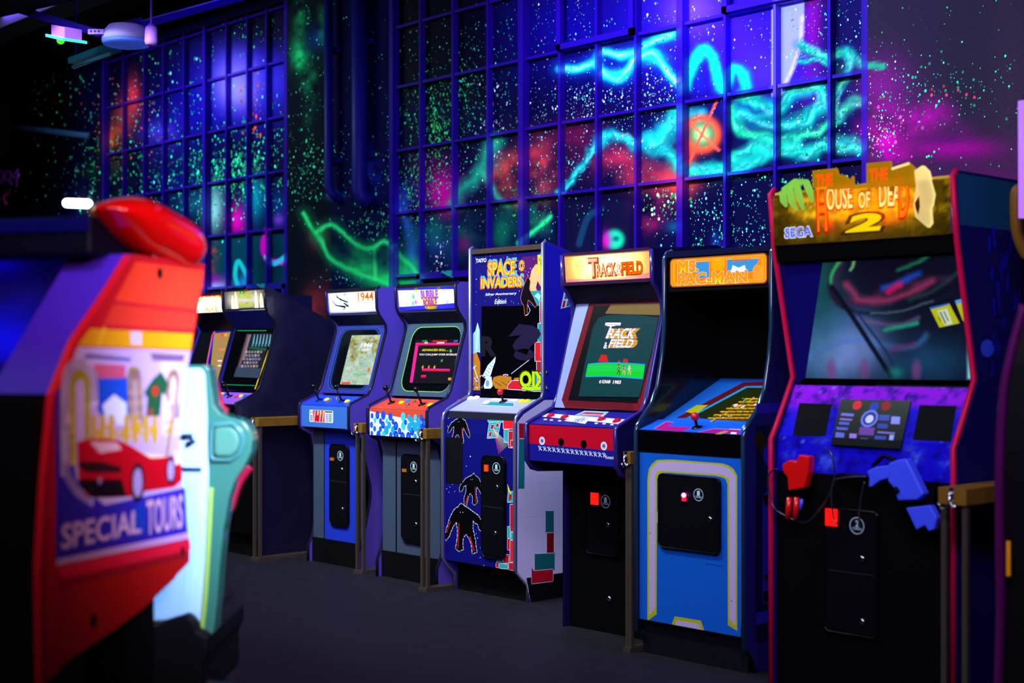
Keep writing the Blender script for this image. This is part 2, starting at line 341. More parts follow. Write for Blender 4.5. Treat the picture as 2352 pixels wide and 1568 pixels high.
    # ribbons
    for p, wd, col in (([(1380, 330), (1405, 312), (1430, 316), (1458, 332), (1495, 320), (1525, 296), (1560, 262), (1605, 262)], 15, (20, 240, 220)), ([(1285, 438), (1330, 395), (1362, 342), (1400, 314)], 8, (20, 220, 200)),
                       ([(1500, 335), (1540, 352), (1575, 385), (1640, 388), (1690, 388), (1740, 365), (1790, 335), (1850, 355), (1905, 330), (1992, 342)], 17, (20, 240, 180)),
                       ([(1560, 270), (1530, 310), (1500, 335)], 26, (20, 220, 190)), ([(1680, 245), (1698, 295), (1745, 312), (1800, 322), (1850, 305), (1895, 290), (1945, 245), (1992, 226)], 13, (30, 245, 130)),
                       ([(1705, 225), (1750, 240), (1785, 250), (1830, 208), (1880, 205), (1880, 250), (1810, 285), (1740, 275), (1700, 260)], 17, (10, 215, 170)),
                       ([(1690, 365), (1745, 335), (1790, 348), (1830, 335)], 17, (20, 235, 170)), ([(1843, 104), (1880, 126), (1905, 132), (1950, 124), (1985, 150), (2028, 154)], 12, (20, 210, 140)),
                       ([(1950, 124), (1948, 175), (1922, 215), (1915, 275)], 11, (20, 200, 150)), ([(1838, 140), (1895, 143)], 5, (20, 200, 150))):
        ST(p, wd*2.1, (0, 70, 110), .6, 1, 22); ST(p, wd*1.35, col, .93, .95, 24); ST(p, wd*.4, (150, 255, 230), .5, 1, 34, 12); ST(p, wd*.42, (0, 80, 90), .6, 1, 44, 21)
    B(1755, 275, 28, 14, (6, 40, 90), .7, 14); B(1830, 260, 24, 12, (6, 70, 80), .6, 14); B(1925, 170, 18, 26, (6, 80, 60), .6)
    # burst star
    d = np.hypot(x-1612, y-308); c.over(np.exp(-((d-36)/11)**2)*.97, (255, 70, 40)); c.over(np.exp(-(d/30)**4)*.8, (110, 200, 90)); c.over(np.exp(-(d/15)**2)*.95, (225, 255, 150))
    ST([(1648, 228), (1612, 308), (1572, 398)], 4, (255, 80, 60), .95); ST([(1576, 274), (1612, 308), (1652, 346)], 4, (255, 90, 60), .95); B(1586, 350, 14, 22, (250, 80, 50), .8)
    # lower panes of window two
    c.rect(1284, 462, 1446, 640, (12, 10, 44), .9, 4); B(1411, 550, 24, 24, (20, 225, 150), .95, 0, 1, 3); B(1392, 552, 12, 22, (230, 0, 160), .9); B(1415, 548, 8, 6, (5, 60, 90), .9); ST([(1330, 560), (1350, 500), (1380, 480)], 10, (14, 60, 90), .8)
    B(1500, 480, 38, 50, (180, 22, 80), .95, 40); B(1490, 470, 12, 20, (10, 6, 30), .9); B(1550, 520, 22, 14, (12, 80, 120), .8); B(1560, 600, 40, 40, (6, 6, 60), .6); B(1645, 580, 12, 40, (30, 60, 190), .7)
    # right-hand wall
    c.rect(1989, -1500, 9000, 1600, (34, 27, 46), 1, 2); B(2075, 285, 110, 50, (235, 0, 185), 1, 60, 8); B(2035, 325, 60, 55, (225, 0, 175), .95, 40); B(2020, 200, 40, 40, (120, 20, 110), .6); B(2200, 340, 130, 26, (160, 0, 130), .8); B(2030, 190, 70, 70, (110, 20, 110), .7)
    B(2170, 320, 60, 12, (60, 14, 70), .5); ST([(1985, 150), (2028, 152)], 10, (20, 180, 120), .8); B(2330, 250, 60, 300, (60, 40, 60), .5); B(2250, 440, 160, 60, (110, 10, 100), .7)
    return c.C
_mx = np.arange(-80, 2560, 3.0); _my = np.arange(-420, 1560, 3.0); _MM = None
def mural_fast(px, py):
    global _MM
    if _MM is None:
        X, Y = np.meshgrid(_mx, _my); _MM = mural(X.ravel(), Y.ravel()).reshape(len(_my), len(_mx), 3)
    i = np.clip(((py+420)/3).astype(int), 0, len(_my)-1); j = np.clip(((px+80)/3).astype(int), 0, len(_mx)-1); return _MM[i, j]
MUR = vcmat('mural_paint', 0, .55); MURW = vcmat('mural_brick_paint', 0, .7, bump='brick')
# wall_back in pieces around the two window openings; one mesh
W1 = (-12.16, -9.10); W2 = (-7.85, -3.985); WB, WT = .96, 3.99
wb = Panel((0, YW, 0), (1, 0, 0), (0, 0, 1), 0, 0)
def patch(x0, x1, z0, z1, m, st=.02): wb.k = 0; wb.grid(x0, z0, x1, z1, max(1, int((x1-x0)/st)), max(1, int((z1-z0)/st)), m, mural)
patch(-15.5, W1[0], 0, 4.35, MUR, .05); patch(W1[1], W2[0], 0, 4.35, MURW, .012); patch(W2[1], -1.5, 0, 4.35, vcmat('mural_plaster_paint', 0, .7, bump='noise'), .015)
for a, b in (W1, W2): patch(a, b, 0, WB, MUR, .1); patch(a, b, WT, 4.35, MUR, .1)
rev = mat('10103a', .7)
for x in (*W1, *W2): wb.box((x-.001, YW, WB), (x+.001, YW+.08, WT), rev)
for a, b in (W1, W2): wb.box((a, YW, WB-.001), (b, YW+.08, WB), rev); wb.box((a, YW, WT), (b, YW+.08, WT+.001), rev)
def dots(pn, spec, Y):
    for cx, cy, sx, sy, n, col, r0, r1 in spec:
        ms = [mat('%02x%02x%02x' % tuple(int(int(c[i:i+2], 16)*f) for i in (0, 2, 4)), .6) for c in col for f in (1, .8, .6, .45)]
        for i in range(int(n*.62)):
            px = random.gauss(cx, sx) if sx > 0 else random.uniform(cx+sx, cx-sx); py = random.gauss(cy, sy) if sy > 0 else random.uniform(cy+sy, cy-sy)
            q = at_y(px, py, Y); x, z = q.x, q.z; ok = pn['ok'](x, z)
            if not ok: continue
            s = (r0*.85+(r1-r0)*.8*random.random()**3)*VD.dot(q)/FPX; m = random.choice(ms); a0 = random.random()*6; dy = -.0004*random.random()
            a, st = pn['mb'], -.0008
            a.face([(x+s*math.cos(a0+k*math.pi/3), Y-random.random()*0+dy, z+s*1.15*math.sin(a0+k*math.pi/3)) for k in (5, 4, 3, 2, 1, 0)], m)
G = ('20f0a0', '30ffb0', '14c890'); CY = ('60e8ff', '30ffd8', 'a0f0ff'); GR = ('20ff60', '40e050'); WH = ('d8f0ff', 'a0c0ff', 'ffffff')
SP = [(520, 400, 75, 40, 900, G, 1.8, 5), (540, 380, 40, 35, 260, G, 3, 6), (380, 330, 130, 110, 800, CY+G, 1.6, 4.5), (250, 380, 60, 70, 420, GR+G, 1.6, 4.5), (600, 360, 50, 90, 260, G, 1.6, 4), (560, 40, -100, -60, 190, G, 1.6, 4), (130, 180, 50, 60, 110, G, 1.6, 4), (420, 180, 130, 120, 260, G+CY, 1.6, 4.5),
      (300, 260, 45, 60, 160, ('ff5050', 'ff8050'), 1.6, 4), (575, 260, 14, 55, 60, ('ff4040', 'ff7040'), 2, 6), (585, 300, 12, 40, 40, ('ff5030',), 2, 7), (480, 470, 60, 40, 130, CY, 1.6, 4.5), (260, 300, 30, 60, 120, ('ff6030', 'ff8040'), 1.6, 4), (350, 440, 120, 22, 240, G, 1.6, 4),
      (705, 220, 30, 150, 300, G, 1.0, 2.8), (720, 400, 25, 45, 230, G, 1.4, 4), (860, 520, 60, 26, 240, G, 1.4, 4), (830, 250, 50, 180, 140, WH+G, 1.2, 3), (780, 640, 40, 12, 60, CY, 1.4, 3), (780, 400, 50, 40, 60, CY, 1.2, 3),
      (1010, 250, 70, 70, 1000, G+GR, 1.1, 3.6), (1000, 300, 26, 45, 330, GR, 1.5, 5), (997, 290, 3, 22, 26, GR, 4, 7), (960, 420, 45, 45, 600, GR+G, 1.3, 4.5), (1090, 140, 60, 70, 330, G, 1.1, 3.6), (1130, 260, 26, 60, 140, WH, 1.3, 4.6), (950, 480, 40, 26, 200, WH+CY, 1.2, 3.6), (1010, 580, 12, 32, 90, WH, 1.5, 4),
      (1080, 400, 90, 70, 420, G+WH, 1, 3), (1240, 380, 70, 70, 520, G+WH, 1, 3.4), (1330, 230, 70, 45, 420, CY+WH, 1, 3.4), (1420, 250, 90, 40, 420, CY+WH, 1, 3), (1450, 380, 90, 45, 330, WH+G, 1, 2.8), (1350, 80, -150, -90, 230, WH+CY, 1, 3.4), (1540, 100, 60, 80, 260, CY+WH, 1.1, 4), (1510, 220, 50, 40, 330, CY+WH, 1, 3.5),
      (1230, 470, 40, 40, 180, G+GR, 1.2, 4), (1620, 500, 70, 50, 420, G+CY, 1.2, 4), (1530, 460, 30, 30, 90, ('a0ffb0', 'd0ff90'), 2, 6), (1700, 560, 60, 50, 330, G+CY, 1.3, 4), (1760, 60, 130, 60, 300, CY+WH, 1, 3.5), (1900, 60, 60, 60, 260, CY+G, 1.1, 3.6), (1880, 270, 70, 80, 240, CY+WH, 1, 3.4), (1900, 330, 60, 30, 130, G, 2, 5), (1840, 430, 70, 30, 260, G, 1.4, 4.5), (1300, 520, 60, 40, 60, G, 1.2, 3), (1150, 60, -250, -70, 200, G+CY, 1, 2.6),
      (2160, 215, 110, 50, 300, G, 1.4, 4.6), (2180, 120, -150, -130, 60, G, 1.2, 3), (2040, 240, 40, 40, 120, WH+G, 1.2, 3.6), (2020, 310, 20, 30, 120, ('ffb0ff', 'ffd0ff', '80ffc0'), 1.5, 4), (2190, 215, 60, 14, 14, ('ff3060',), 4, 7), (2050, 290, 40, 26, 50, ('ff30c0', 'ff60d0'), 2, 6), (2190, 360, 50, 20, 20, G, 2, 4)]
pw = {'mb': wb, 'ok': lambda x, z: 0 < z < 4.3 and (x < W1[0] or W1[1] < x < W2[0] or W2[1] < x < -1.6)}
dots(pw, SP, YW-.001)
tag(wb.build('wall_back'), kind='structure')
VX1 = [-12.10, -11.75, -11.37, -11.03, -10.68, -10.33, -10.01, -9.70, -9.42, -9.13]; VX2 = [-7.83, -7.528, -7.186, -6.839, -6.511, -6.181, -5.868, -5.554, -5.209, -4.9, -4.565, -4.224, -4.0]
RZ = [.97, 1.40, 1.835, 2.272, 2.704, 3.143, 3.56, 3.97]
FR = vcmat('frame_paint', 0, .45)
def window(nm, W, VX, RZ, wide, miss=()):
    root = bpy.data.objects.new(nm, None); COL.objects.link(root); root.location = (sum(W)/2, YW+.05, WB); tag(root, kind='structure')
    p = Panel((W[0], YW+.06, WB), (1, 0, 0), (0, 0, 1), W[1]-W[0], WT-WB); p.k = 0
    p.grid(0, 0, p.w, p.h, int(p.w/.011), int(p.h/.011), MUR, mural)
    p.box((W[0], YW+.062, WB), (W[1], YW+.08, WT), rev)
    dots({'mb': p, 'ok': lambda x, z: W[0]+.01 < x < W[1]-.01 and WB < z < WT}, SP, YW+.0585)
    p.build('painted_panes', root)
    f = Panel((W[0], YW, WB), (1, 0, 0), (0, 0, 1), 0, 0)
    def bar(x0, x1, z0, z1, y0=YW+.012, y1=YW+.058):
        def fn(px, py):
            return np.clip(mural_fast(px, py)*.40+np.array((34, 6, 124.))*.8, 0, 255)
        long = (z1-z0) > (x1-x0); L = max(x1-x0, z1-z0); n = max(2, int(L/.03))
        # front face and the four returns, coloured from the paint that runs over the bars
        for O, U, V, w_, h_ in (((x0, y0, z0), (1, 0, 0), (0, 0, 1), x1-x0, z1-z0), ((x1, y0, z0), (0, 1, 0), (0, 0, 1), y1-y0, z1-z0), ((x0, y1, z0), (0, -1, 0), (0, 0, 1), y1-y0, z1-z0), ((x0, y0, z1), (1, 0, 0), (0, 1, 0), x1-x0, y1-y0), ((x0, y1, z0), (1, 0, 0), (0, -1, 0), x1-x0, y1-y0)):
            f.O, f.U, f.V = Vector(O), Vector(U), Vector(V); f.N = f.U.cross(f.V); f.k = -1
            nx = n if (not long and f.U.x) else 1; ny = n if (long and f.V.z) else 1
            f.grid(0, 0, w_, h_, nx, ny, FR, fn)
    for i, x in enumerate(VX):
        wd = .022 if i in wide else .009; bar(x-wd, x+wd, WB, WT, YW+.0 if i in wide else YW+.014)
    for z in RZ:
        for a, b in zip(VX, VX[1:]): bar(a+.016, b-.016, z-.009, z+.009, YW+.02)
    for x0, x1, z0, z1 in miss:      # opening casements: a second, prouder frame
        for q in ((x0, x0+.035, z0, z1), (x1-.035, x1, z0, z1), (x0, x1, z0, z0+.035), (x0, x1, z1-.035, z1)): bar(*q, YW-.012, YW+.02)
    f.build('window_frame', root)
    for x0, x1, z0, z1 in miss:
        h = MB(); xm = (x0+x1)/2; zz = z1-.01; h.tube([(xm-.06, YW-.02, zz), (xm-.03, YW-.045, zz+.012), (xm+.03, YW-.045, zz-.012), (xm+.05, YW-.02, zz-.03)], .009, mat('1c7a80', .4)); h.box((xm-.03, YW-.02, zz-.02), (xm+.03, YW-.012, zz+.02), mat('1c7a80', .4)); h.build('window_handle', root)
window('window_1', W1, VX1, [1.40, 1.835, 2.262, 2.70, 3.12, 3.545, 3.96], (0, 5, 9), [(-9.70, -9.13, 1.40, 1.83)])
window('window_2', W2, VX2, RZ, (0, 4, 8, 12), [(-7.53, -6.84, 1.40, 1.835), (-6.18, -5.55, 1.40, 1.835), (-6.18, -5.55, 3.143, 3.56), (-4.9, -4.23, 3.143, 3.97), (-4.9, -4.23, 1.40, 1.835)])
# service pipes between the windows
PB = mat('101064', .5)
for x, r, z0, lab in ((-8.47, .032, 2.46, 'thin blue painted vertical pipe beside the green-misted brick pier'), (-8.10, .055, 2.40, 'thick blue painted vertical pipe next to the right-hand window')):
    t = MB(); t.tube([(x, YW-.07, 4.34), (x, YW-.07, z0+.05), (x+.02, YW-.06, z0), (x+.05, YW-.012, z0-.05)], r, PB, 14)
    for z in (2.7, 3.5): t.box((x-r-.03, YW-.03, z-.02), (x+r+.03, YW-.002, z+.02), PB)
    tag(t.build('pipe'), lab, 'pipe')
# writing on the dark wall at far left
g = Panel((-14.4, YW-.003, 2.4), (1, 0, 0), (0, 0, 1), 3, 2, None); PU = mat('a030c0', .5)
def free(p, pts, wd, m):
    k = p.lay(); q = [p.O+p.U*u+p.V*v for u, v in (p.uv(*a) for a in pts)]; p.tube(q, wd, m, 5)
for pts in ([(4, 392), (-8, 400), (-6, 420), (6, 416), (8, 396)], [(12, 392), (26, 398), (22, 414), (12, 410), (14, 398)], [(20, 412), (28, 424)], [(40, 392), (30, 408), (44, 406)], [(42, 388), (38, 430)]): free(g, smooth(pts), .012, PU)
tag(g.build('graffiti'), 'purple looping graffiti tag on the dark wall at far left', 'graffiti')
g = Panel((-14.4, YW-.003, 2.0), (1, 0, 0), (0, 0, 1), 3, 2, None); PK = mat('d02880', .5)
for pts in ([(2, 446), (28, 436), (8, 452), (16, 470)], [(0, 455), (-10, 470)]): free(g, pts, .016, PK)
tag(g.build('graffiti'), 'small pink paint tag below the purple graffiti, far left', 'graffiti')
# ceiling gear, upper left
BM = mat('14141c', .7)
b = MB(); b.box((-14.6, 4.9, 4.0), (-3, 5.15, 4.35), BM); tag(b.build('ceiling_beam'), 'dark steel ceiling beam running along the top of the windows', 'beam')
b = MB(); a = at_d(-40, 8, 8.2); c2 = at_d(560, -55, 7.0); e_ = (c2-a).normalized(); e_.z = 0; a = a-e_*3; c2.z = a.z; b.prism([a, c2, c2+Vector((0, 0, 4.35-c2.z)), a+Vector((0, 0, 4.35-a.z))], (-.1, .25, 0), BM); tag(b.build('ceiling_beam'), 'near black ceiling beam crossing the upper left corner', 'beam')
VB = mat('3a28c8', .4)
def rail(p0, p1, d0, d1, w_, lab):
    a = at_d(*p0, d0); c = at_d(*p1, d1); t = MB(); e = (c-a).normalized(); n = Vector((-e.y, e.x, 0)).normalized()*w_/2
    t.prism([a-n, a+n, c+n, c-n], (0, 0, .045), VB); t.prism([a-n, a+n, a+n+Vector((0, 0, .07)), a-n+Vector((0, 0, .07))], e*.02, VB)
    tag(t.build('cable_tray'), lab, 'cable tray')
rail((55, 34), (250, 92), 8.6, 8.3, .16, 'blue-lit cable tray at upper left behind the green status box')
rail((300, 72), (600, -12), 8.5, 9.4, .16, 'blue-lit cable tray rising right from the round disc light')
c = at_d(290, 96, 8.2); t = empty('disc_light', c, 'round white disc shaped ceiling light, upper left', 'ceiling light')
m = MB(); m.lathe(c, (0, 0, -1), [(.10, -.09), (.125, -.06), (.14, -.03), (.14, 0)], mat('b0a8f0', .5), 32); m.build('housing', t)
m = MB(); m.lathe(c, (0, 0, -1), [(.139, 0), (.13, .018), (.08, .03), (0, .034)], mat('4468e8', .4, emit=.25), 32); m.build('diffuser', t)
c = at_d(347, 84, 8.0); t = MB(); t.lathe(c, (0, 0, -1), [(.03, -.055), (.034, -.04), (.036, .03), (.03, .046), (.015, .052)], mat('c080ff', .4), 20); t.lathe(c+Vector((0, 0, .052)), (0, 0, 1), [(.018, 0), (.018, .016), (.006, .018), (.006, 4.36-c.z-.052)], mat('8050e0', .4), 14); tag(t.build('sensor'), 'small lilac cylindrical sensor beside the round disc light', 'sensor')
c = at_d(150, 92, 8.1); t = empty('exit_box', c, 'purple box with green glowing underside on the upper left tray', 'emergency light'); ex = (at_d(190, 96, 7.9)-at_d(112, 78, 8.3)).normalized(); ey = Vector((-ex.y, ex.x, 0)).normalized(); 
a = at_d(118, 80, 8.2); L = .21
m = MB(); m.prism([a, a+ex*L, a+ex*L+ey*.1, a+ey*.1], (0, 0, .06), mat('9050e0', .5)); m.build('housing', t)
m = MB(); a2 = a-ex*.04-ey*.02; m.prism([a2, a2+ex*(L+.07), a2+ex*(L+.07)+ey*.14, a2+ey*.14], (0, 0, -.016), mat('38b0a0', .3, emit=.35)); m.build('diffuser', t)
m = MB(); m.ball(a2+ex*.16+ey*.03+Vector((0, 0, -.02)), .022, mat('30ff10', .3, emit=3)); m.build('status_lamp', t)
a = at_d(202, 78, 8.1); m = Panel(a, RD, (0, 0, 1), .09, .028, mat('a070e8', .5), .03)
for u in (.012, .034, .056): m.poly([(u, .01), (u+.012, .01), (u+.012, .02), (u, .02)], mat('181030'))
tag(m.build('socket_strip'), 'small lilac socket strip between green box and disc light', 'socket')
a = at_d(174, 148, 8.8); c = at_d(262, 116, 8.4); t = empty('batten_light', (a+c)/2, 'unlit teal tinted fluorescent batten hanging from a rod at upper left', 'ceiling light'); e = (c-a).normalized(); n = Vector((-e.y, e.x, 0))*.05
m = MB(); m.prism([a-n, a+n, c+n, c-n], (0, 0, .035), mat('2ca098', .4)); m.build('housing', t)
m = MB(); m.tube([a+e*.01-Vector((0, 0, .02))-n*.4, c-e*.01-Vector((0, 0, .02))-n*.4], .012, mat('50c0c0', .3), 10); m.build('tube', t)
m = MB(); q = at_d(172, 0, 8.8); m.tube([(q.x, q.y, 4.34), (a.x, a.y, a.z+.03)], .006, VB, 6); m.build('hanging_rod', t)
a = at_y(20, 290, YW-.034); c = at_y(205, 312, YW-.034); m = MB(); m.tube([a, (a+c)/2, c], .03, mat('204068', .5), 8); tag(m.build('pipe'), 'dim horizontal pipe crossing the dark wall left of the windows', 'pipe')
a = at_y(153, 466, YW-.06); c = at_y(203, 468, YW-.06); m = MB(); m.box((a.x, YW-.04, a.z-.02), (c.x, YW, a.z+.02), mat('404050')); m.tube([a, c], .045, mat('e8ffff', .3, emit=6), 12); tag(m.build('tube_lamp'), 'short bright white highlight built as a glowing tube beyond the driving game hood', 'lamp')  # a reflected highlight, built as a small glowing tube
# ------------------------------------------------------------ cabinet kit
def joystick(parent, c, up, ballm, shaftm=None, h=.075, r=.017, bat=False):
    c = Vector(c); up = Vector(up).normalized(); m = MB(); sm = shaftm or GLOSSBLK
    m.lathe(c, up, [(.024, 0), (.022, .004), (.008, .008)], GLOSSBLK, 18)
    if bat: m.lathe(c, up, [(.006, 0), (.008, h*.4), (.015, h*.85), (.012, h)], sm, 14)
    else: m.lathe(c, up, [(.006, 0), (.006, h)], CHROME if shaftm is None else sm, 12)
    j = m.build('joystick', parent); b = MB(); b.ball(c+up*(h+r*.5), r, ballm, 18); b.build('ball_top', j)
def button(parent, c, up, m, r=.015):
    b = MB(); b.lathe(c, up, [(r*1.25, 0), (r*1.2, .004), (r, .005)], m, 18); o = b.build('button', parent)
    p = MB(); p.lathe(Vector(c)+Vector(up).normalized()*.005, up, [(r*.85, 0), (r*.85, .003), (r*.7, .005)], m, 18); p.build('plunger', o)
def coindoor(parent, O, V, w, h, r, slot, token, locks, slotpx=None, num='1', U=(1, 0, 0), split=None, tpos=None, word='TOKEN', slotm=None):
    """black framed coin door; slot/token/locks in fractions of the door"""
    P = Panel(O, U, V, w, h, None)
    pts = P.rrect(0, 0, w, h, r, GLOSSBLK, 0)
    ring = [P.p(*q) for q in pts]; P.prism([a+P.N*.014 for a in ring], -P.N*.014, mat('0a0a0e', .3))
    P.k = 20
    P.tube([a+P.N*.013 for a in ring[::1]], .0035, GLOSSBLK, 6, closed=True)
    P.O = P.O+P.N*.0143; P.rrect(w*.07, h*.03, w*.93, h*.97, r*.8, mat('0b0b10', .35))
    if split: P.line([(w*.08, h*split), (w*.92, h*split)], .004, mat('26262c', .3), px=False)
    o = P.build('coin_door', parent)
    u, v = token[0]*w, token[1]*h; R = token[2]
    T = Panel(Vector(O)+P.N*.0152, U, V, w, h, None); TW = mat('b0d4d8', .4)
    T.disc(u, v, R, TW, 28); T.disc(u, v, R*.9, mat('0c0c18', .4), 28); T.text(num, u-R*.2, v-R*.12, u+R*.2, v+R*.62, TW, .02); T.text(word, u-R*.62, v-R*.5, u+R*.62, v-R*.2, TW, .015)
    T.build('token_badge', o)
    if slot:
        u, v = slot[0]*w, slot[1]*h; s = MB(); a = Vector(O)+P.U*u+P.V*v+P.N*.016; sw, sh = slot[2], slot[3]
        s.prism([a, a+P.U*sw, a+P.U*sw+P.V*sh, a+P.V*sh], P.N*.008, slotm or mat('ff5a10', .4, emit=.5)); s.build('coin_slot', o)
    for lu, lv in locks:
        s = MB(); s.lathe(Vector(O)+P.U*(lu*w)+P.V*(lv*h)+P.N*.014, P.N, [(.013, 0), (.012, .006), (.009, .009), (.003, .009)], CHROME, 16); s.build('lock', o)
class Cab:
    def __init__(s, name, label, xl, xr, prof, sidem, trimm, group=None, th=.02, closed_trim=None, sideart=None, innerm=None):
        """prof: front silhouette (y, z) bottom to top, then the back; extruded as two side panels"""
        s.xl, s.xr, s.th = xl, xr, th; ys = [p[0] for p in prof]
        s.root = empty(name, ((xl+xr)/2, (min(ys)+max(ys))/2, 0), label, 'arcade machine', group)
        for k, x in enumerate((xl, xr-th)):
            m = MB(); m.prism([(x+th, y, z) for y, z in prof], (-th, 0, 0), sidem)
            if k == 0 and innerm: m.mi[0] = m.slot(innerm)
            so = m.build('side_panel', s.root)
            n = closed_trim or len(prof)-2
            t = MB(); t.tube(smoothz([(x+th/2, y-.002, z) for y, z in prof[:n]]), .0105, trimm, 8); t.build('edge_trim', so)
            if k and sideart: sideart(so)
    def pan(s, y1, z1, y2, z2, m, th=.012, inset=0):
        return Panel((s.xl+s.th+inset, y1, z1), (1, 0, 0), (0, y2-y1, z2-z1), s.xr-s.xl-2*s.th-2*inset, math.hypot(y2-y1, z2-z1), m, th)
    def tube_light(s, y, z, w, watts=1.0, col=(1, 1, 1), sy=.025):
        m = MB(); xm = (s.xl+s.xr)/2; o = area('marquee_tube_light', (xm, y, z), (xm, y-1, z), w, sy, col, watts); o.parent = s.root; o.matrix_parent_inverse = Matrix.Translation(s.root.location).inverted()
def smoothz(p): return p
SC = 1.0   # screen strength
def E(c, k=1.0): return mat(c, .25, emit=round(SC*k, 2))
def LT(c, k=.30): return mat(c, emit=k, kind='lit')
ROW = 'classic arcade machines along the painted windows'

# ------------------------------------------------------------ golden axe
cb = Cab('arcade_machine', 'leftmost upright arcade machine, red and white glowing header above a tan screen', -8.76, -8.23, [(5.06, 0), (5.06, .12), (4.98, .16), (4.98, .80), (4.88, .86), (4.86, .98), (5.0, 1.06), (5.14, 1.45), (5.10, 1.53), (5.04, 1.57), (5.03, 1.70), (5.72, 1.70), (5.72, 0)], mat('14143c', .4), mat('2a2890', .3), ROW)
R = cb.root
cb.pan(5.07, 0, 5.07, .15, DARK).build('kick_plate', R); cb.pan(4.99, .15, 4.99, .82, DARK).build('lower_panel', R)
p = cb.pan(4.89, .86, 4.87, .97, mat('30184c', .4)); p.build('control_panel_front', R)
p = cb.pan(4.87, .97, 5.01, 1.05, mat('6a3090', .4)); p.build('control_panel', R)
p = cb.pan(5.01, 1.06, 5.15, 1.45, mat('0a0a10', .3)); m1, m2 = mat('ff5080', .4), mat('1830ff', .4)
p.line([(470, 900), (476, 830), (488, 768), (496, 757), (532, 755)], .012, m1); p.line([(473, 900), (479, 830), (491, 771), (498, 760), (532, 759)], .01, m2)
p.line([(500, 898), (534, 750)], .010, mat('ffc040', .4)); p.build('monitor_bezel', R)
p = cb.pan(5.005, 1.06, 5.145, 1.45, None); p.pp([(495, 895), (500, 765), (494, 765), (536, 762), (514, 895)][0:0] or [(478, 890), (492, 765), (530, 762), (520, 893)], E('c8a060', .75))
p.pp([(496, 774), (503, 774), (503, 771), (496, 771)], E('ff7000')); p.pp([(507, 772), (514, 772), (515, 765), (508, 765)], E('ff5020')); p.pp([(515, 772), (521, 772), (522, 766), (516, 766)], E('ffb020')); p.pp([(503, 804), (516, 804), (517, 801), (504, 801)], E('ff9060')); p.pp([(500, 830), (510, 830), (510, 827), (500, 827)], E('ffffff')); p.pp([(500, 841), (508, 841), (508, 838), (500, 838)], E('ffffff')); p.pp([(490, 852), (498, 852), (498, 850), (490, 850)], E('8080e0'))
p.build('screen', R)
cb.pan(5.15, 1.45, 5.04, 1.575, mat('0c0c18', .4)).build('speaker_panel', R)
p = cb.pan(5.04, 1.575, 5.03, 1.70, None, 0); p.poly([(0, 0), (p.w, 0), (p.w, p.h), (0, p.h)], LT('ffffff', .45), 0)
p.poly([(0, p.h*.84), (p.w, p.h*.84), (p.w, p.h), (0, p.h)], LT('ff1010', .8)); p.poly([(0, 0), (.02, 0), (.05, p.h), (0, p.h)], LT('ff30c0', .6))
p.text('GOLDEN', .14, p.h*.60, .47, p.h*.90, LT('ff6a00', .8), .03); p.text('GOLDEN', .145, p.h*.62, .465, p.h*.88, LT('ffc800', .9), .01); p.text('AXE', .22, p.h*.04, .40, p.h*.34, LT('ff4000', .8), .03); p.text('AXE', .225, p.h*.06, .395, p.h*.32, LT('ffb800', .9), .01)
for u in (.08, .12, .42, .45): p.poly([(u, .002), (u+.02, .004), (u+.01, .03)], LT('30a070', .5))
p.build('marquee', R); cb.tube_light(5.09, 1.64, .42, .7)
cb.pan(5.03, 1.70, 5.70, 1.70, DARK).build('top_panel', R)

# ------------------------------------------------------------ second machine (jungle-green lettering)
cb = Cab('arcade_machine', 'dark arcade machine with grey header, yellow lettering and a large plain dark side', -8.21, -7.68, [(4.95, 0), (4.95, .12), (4.90, .14), (4.90, .82), (4.78, .84), (4.77, .985), (4.92, 1.045), (4.955, 1.10), (5.06, 1.44), (5.055, 1.50), (5.005, 1.55), (4.99, 1.60), (4.985, 1.715), (5.02, 1.715), (5.56, 1.48), (5.62, 1.44), (5.62, 0)], mat('181838', .35, noise=9, coat=.3), mat('101020', .25), ROW, closed_trim=13)
R = cb.root
cb.pan(4.96, 0, 4.96, .15, DARK).build('kick_plate', R); cb.pan(4.91, .15, 4.91, .82, BLACK).build('lower_panel', R)
p = cb.pan(4.79, .85, 4.78, .975, BLACK); fp = p.build('control_panel_front', R)
b = MB(); q = at_y(483, 987, 4.775); b.lathe(q, (0, -1, 0), [(.017, 0), (.016, .006), (.009, .008), (.009, .004)], mat('d8d8ff', .3), 18); b.build('start_button', R)
p = cb.pan(4.78, .98, 4.93, 1.045, mat('8a50c8', .35)); p.build('control_panel', R); N = p.N
for px, py, c_ in ((505, 907, 'c81828'), (511, 905, 'e8d020'), (519, 907, '2050d0'), (543, 912, 'e02030'), (554, 910, 'f0e020'), (563, 911, '2050e0')): button(R, on_plane(px, py, p.O, N), N, mat(c_, .35), .013)
joystick(R, on_plane(527, 911, p.O, N), N+Vector((-.15, 0, 0)), GLOSSBLK, GLOSSBLK, .09, .014, True)
p = cb.pan(4.935, 1.055, 5.07, 1.46, mat('1a1470', .4)); p.pp([(505, 893), (545, 740), (630, 738), (637, 765), (600, 888), (588, 902)], mat('050508', .12)); p.line([(586, 892), (634, 755)], .012, mat('d0a020', .35))
p.line([(545, 759), (612, 759)], .003, mat('20a060', .3)); p.line([(520, 883), (585, 885)], .003, mat('20a060', .3)); p.build('monitor_bezel', R)
p = cb.pan(4.93, 1.055, 5.065, 1.46, None)
p.pp([(537, 865), (566, 766), (623, 765), (594, 868)], E('28282c', .5))
p.pp([(546, 845), (568, 768), (574, 768), (552, 845)], E('8a6a80', .6)); p.pp([(556, 826), (572, 768), (577, 768), (561, 826)], E('b090a0', .6)); p.pp([(572, 800), (575, 796), (612, 800), (611, 805)], E('107040', .7))
